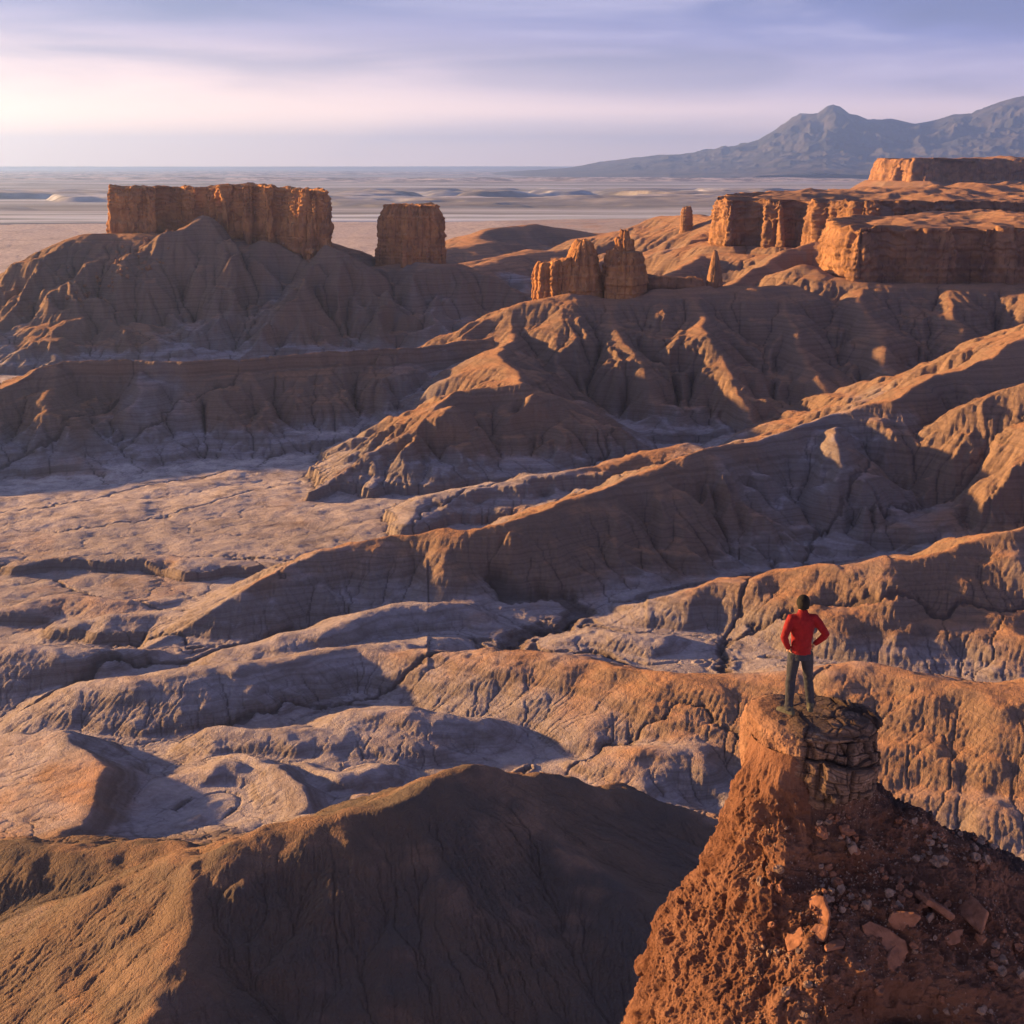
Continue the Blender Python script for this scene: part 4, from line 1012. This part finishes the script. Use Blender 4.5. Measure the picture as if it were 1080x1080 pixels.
# ---------------------------------------------------------------- the person
def loft(bm, path, rad, n=20, up=(0, 1, 0), cap=True):
    P = [Vector(p) for p in path]; rings = []
    for i, p in enumerate(P):
        tdir = (P[min(i + 1, len(P) - 1)] - P[max(i - 1, 0)]).normalized()
        a = Vector(up).cross(tdir); a = (a if a.length > 1e-3 else Vector((1, 0, 0)).cross(tdir)).normalized(); b = tdir.cross(a)
        rx, ry = rad[i] if isinstance(rad[i], tuple) else (rad[i], rad[i])
        rings.append([bm.verts.new(p + a * math.cos(k / n * 2 * math.pi) * rx + b * math.sin(k / n * 2 * math.pi) * ry) for k in range(n)])
    for r0_, r1_ in zip(rings, rings[1:]):
        for k in range(n): bm.faces.new((r0_[k], r0_[(k + 1) % n], r1_[(k + 1) % n], r1_[k]))
    if cap: bm.faces.new(rings[0][::-1]); bm.faces.new(rings[-1])
def ball(bm, c, r, s=(1, 1, 1)):
    m = bmesh.ops.create_uvsphere(bm, u_segments=20, v_segments=14, radius=r)
    bmesh.ops.scale(bm, vec=s, verts=m['verts']); bmesh.ops.translate(bm, vec=c, verts=m['verts'])
def fuse(name, bm, vox, mat, parent=None, smooth=6, fn=None):
    bmesh.ops.recalc_face_normals(bm, faces=bm.faces)
    me = bpy.data.meshes.new(name + '_src'); bm.to_mesh(me); bm.free(); o = bpy.data.objects.new(name + '_src', me); col.objects.link(o)
    md = o.modifiers.new('r', 'REMESH'); md.mode = 'VOXEL'; md.voxel_size = vox
    ms = o.modifiers.new('s', 'SMOOTH'); ms.factor = .6; ms.iterations = smooth
    dg = bpy.context.evaluated_depsgraph_get(); res = bpy.data.meshes.new_from_object(o.evaluated_get(dg)); res.name = name
    bpy.data.objects.remove(o); bpy.data.meshes.remove(me)
    if fn is not None:
        c = np.empty(len(res.vertices) * 3, np.float32); res.vertices.foreach_get('co', c); c = fn(c.reshape(-1, 3).astype(float)); res.vertices.foreach_set('co', c.astype(np.float32).ravel())
    res.polygons.foreach_set('use_smooth', np.ones(len(res.polygons), bool)); res.update()
    res.materials.clear(); res.materials.append(mat)
    q = link(name, res, parent); return q
def cloth(name, c, bump=.004):
    s = NT(name); P = s.pos(); n = s.noise(P, 14, 4, .6); w = s.noise(P, 160, 2)
    cc = s.mix(s.ramp(n, .3, .7), c, tuple(v * .78 for v in c))
    return s.bsdf(cc, .85, s.math('ADD', n, s.math('MULTIPLY', w, .12)), .03, .7, .15)
mskin = cloth('skin', (.42, .25, .18)); mred = cloth('red_fleece', (.16, .008, .013)); mtr = cloth('slate_trousers', (.024, .028, .044)); mhair = cloth('black_knit', (.008, .008, .010)); msh = cloth('grey_green_shoes', (.06, .062, .055))
LF, RF = (-.105, 0.0), (.150, .16)           # feet, seen from behind: left one nearer, right one a step ahead
hipL, hipR = (-.090, .02, .92), (.090, .03, .92)
knL, knR = (-.125, .02, .50), (.150, .12, .50); ankL, ankR = (-.140, -.02, .09), (.205, .12, .09)
shL, shR = (-.165, .0, 1.465), (.165, .0, 1.475); elL, elR = (-.275, -.10, 1.20), (.335, -.08, 1.235); waL, waR = (-.185, .0, 1.0), (.195, .02, 1.055)
bm = bmesh.new()
loft(bm, [(0, .02, .86), (0, .02, .95), (0, .0, 1.08), (0, .0, 1.22), (0, .0, 1.36), (0, -.005, 1.45), (0, 0, 1.52)], [(.13, .10), (.155, .11), (.135, .095), (.15, .105), (.175, .11), (.15, .09), (.07, .06)], up=(0, 1, 0))
loft(bm, [(0, 0, 1.46), (0, .01, 1.54), (0, .02, 1.60)], [.06, .055, .055])
ball(bm, (0, .03, 1.665), .1, (.78, .98, 1.14)); ball(bm, (0, .125, 1.65), .022, (.7, 1, 1.3)); ball(bm, (0, .09, 1.59), .03, (1.2, 1, .8))
for s in (-1, 1):
    ball(bm, (s * .082, .02, 1.655), .026, (.35, .7, 1.2)); ball(bm, (s * .032, .108, 1.675), .014)
for hip, kn, an in ((hipL, knL, ankL), (hipR, knR, ankR)): loft(bm, [hip, kn, (kn[0], kn[1] - .01, kn[2] - .12), an, (an[0], an[1], .03)], [.08, .05, .044, .034, .034])
hands = []
for sh, el, wa, s in ((shL, elL, waL, -1), (shR, elR, waR, 1)):
    loft(bm, [(sh[0] * .7, 0, 1.45), sh, el, wa], [.06, .052, .04, .027])
    # hand on the hip: palm against the side, fingers forward, thumb back
    w0 = Vector(wa); fw_ = Vector((-.12 * s, .9, -.35)).normalized(); dn = Vector((0, -.3, -.95)).normalized()
    pal = w0 + Vector((-.012 * s, .02, -.035)); loft(bm, [w0, pal, pal + fw_ * .045], [(.026, .022), (.036, .018), (.036, .015)])
    for i, (ln, off) in enumerate(((.072, .028), (.080, .010), (.074, -.010), (.058, -.028))):
        b0 = pal + fw_ * .035 + Vector((0, 0, off)); b1 = b0 + fw_ * ln * .5; b2 = b1 + (fw_ + Vector((-.5 * s, 0, 0))).normalized() * ln * .5
        loft(bm, [b0, b1, b2], [.0095, .0088, .0072], 10)
    b0 = pal + Vector((0, -.01, .012)); loft(bm, [b0, b0 + Vector((-.01 * s, -.045, -.012)), b0 + Vector((-.025 * s, -.07, -.025))], [.012, .011, .009], 10)
person = fuse('person', bm, .007, mskin, None, 3)
# jacket
def folds(c):
    q = c.copy(); d = .007 * fb3(c, 9, 901, 3) + .010 * np.sin(c[:, 2] * 42 + 6 * c[:, 0] + 3 * fb3(c, 6, 903, 2)) * np.exp(-((c[:, 2] - 1.03) / .12) ** 2) * .6
    ax = np.where(np.abs(c[:, 0]) < .2, 0, np.sign(c[:, 0]) * .27); q[:, 0] += (c[:, 0] - ax) / .15 * d; q[:, 1] += c[:, 1] / .12 * d
    return q
bm = bmesh.new()
loft(bm, [(0, .02, .845), (0, .02, .90), (0, .015, .99), (0, .0, 1.08), (0, -.005, 1.22), (0, -.01, 1.36), (0, -.01, 1.45), (0, 0, 1.515), (0, .01, 1.555), (0, .015, 1.585)],
     [(.158, .122), (.162, .125), (.150, .12), (.142, .115), (.162, .122), (.186, .13), (.178, .112), (.10, .082), (.072, .068), (.068, .066)], 28)
for sh, el, wa in ((shL, elL, waL), (shR, elR, waR)):
    s, e, w_ = Vector(sh), Vector(el), Vector(wa)
    loft(bm, [(sh[0] * .55, -.01, 1.455), (sh[0], -.005, 1.455), tuple(s.lerp(e, .35)), tuple(s.lerp(e, .8)), el, tuple(e.lerp(w_, .2)), tuple(e.lerp(w_, .6)), tuple(e.lerp(w_, .98))], [.074, .074, .066, .057, .054, .053, .046, .037])
jacket = fuse('jacket', bm, .009, mred, person, 5, folds)
def tf(c):
    q = c.copy(); cx_ = np.where(c[:, 0] < .02, -.10, .12); d = .008 * fb3(c, 8, 911, 3) + .006 * np.sin(c[:, 2] * 55 + 5 * fb3(c, 5, 913, 2)) * (np.exp(-((c[:, 2] - .5) / .09) ** 2) + np.exp(-((c[:, 2] - .13) / .07) ** 2))
    m = c[:, 2] < .8; q[:, 0] += np.where(m, (c[:, 0] - cx_) / .08 * d, 0); q[:, 1] += d; return q
bm = bmesh.new()
loft(bm, [(0, .02, .98), (0, .015, .90), (0, .01, .83)], [(.150, .112), (.166, .128), (.15, .12)], 24)
for hip, kn, an in ((hipL, knL, ankL), (hipR, knR, ankR)):
    h, k_, a_ = Vector(hip), Vector(kn), Vector(an)
    loft(bm, [h, h.lerp(k_, .3), h.lerp(k_, .7), k_, k_.lerp(a_, .3), k_.lerp(a_, .7), a_, a_ + Vector((0, 0, -.035))], [(.094, .105), (.092, .098), (.076, .08), (.069, .071), (.069, .073), (.061, .063), (.06, .063), (.062, .066)])
trousers = fuse('trousers', bm, .008, mtr, person, 4, tf)
bm = bmesh.new(); ball(bm, (0, .012, 1.690), .114, (.86, .98, 1.02)); loft(bm, [(0, -.012, 1.60), (0, .0, 1.66)], [(.078, .078), (.092, .10)])
hat = fuse('hair', bm, .008, mhair, person, 4)
for (an, yaw) in ((ankL, .75), (ankR, -.15)):
    bm = bmesh.new(); loft(bm, [(0, -.02, .13), (0, -.02, .07), (0, -.01, .04)], [.05, .052, .05])
    loft(bm, [(0, -.09, .04), (0, -.06, .045), (0, .05, .045), (0, .13, .04), (0, .18, .032), (0, .205, .028)], [(.034, .03), (.044, .043), (.047, .042), (.050, .036), (.044, .028), (.024, .018)], up=(0, 0, 1))
    loft(bm, [(0, -.10, .012), (0, .05, .012), (0, .20, .012)], [(.04, .014), (.052, .014), (.042, .014)], up=(0, 0, 1))
    s = fuse('shoe', bm, .008, msh, person, 2); s.location = (an[0], an[1] , 0); s.rotation_euler = (0, 0, yaw)
fp = atd(842, 742, 19.75); person.location = (fp[0], fp[1], ZT + .06)
tag(person, 'person in a red jacket and dark trousers standing with hands on hips on the caprock', 'person')
print('near', time.time() - T0)
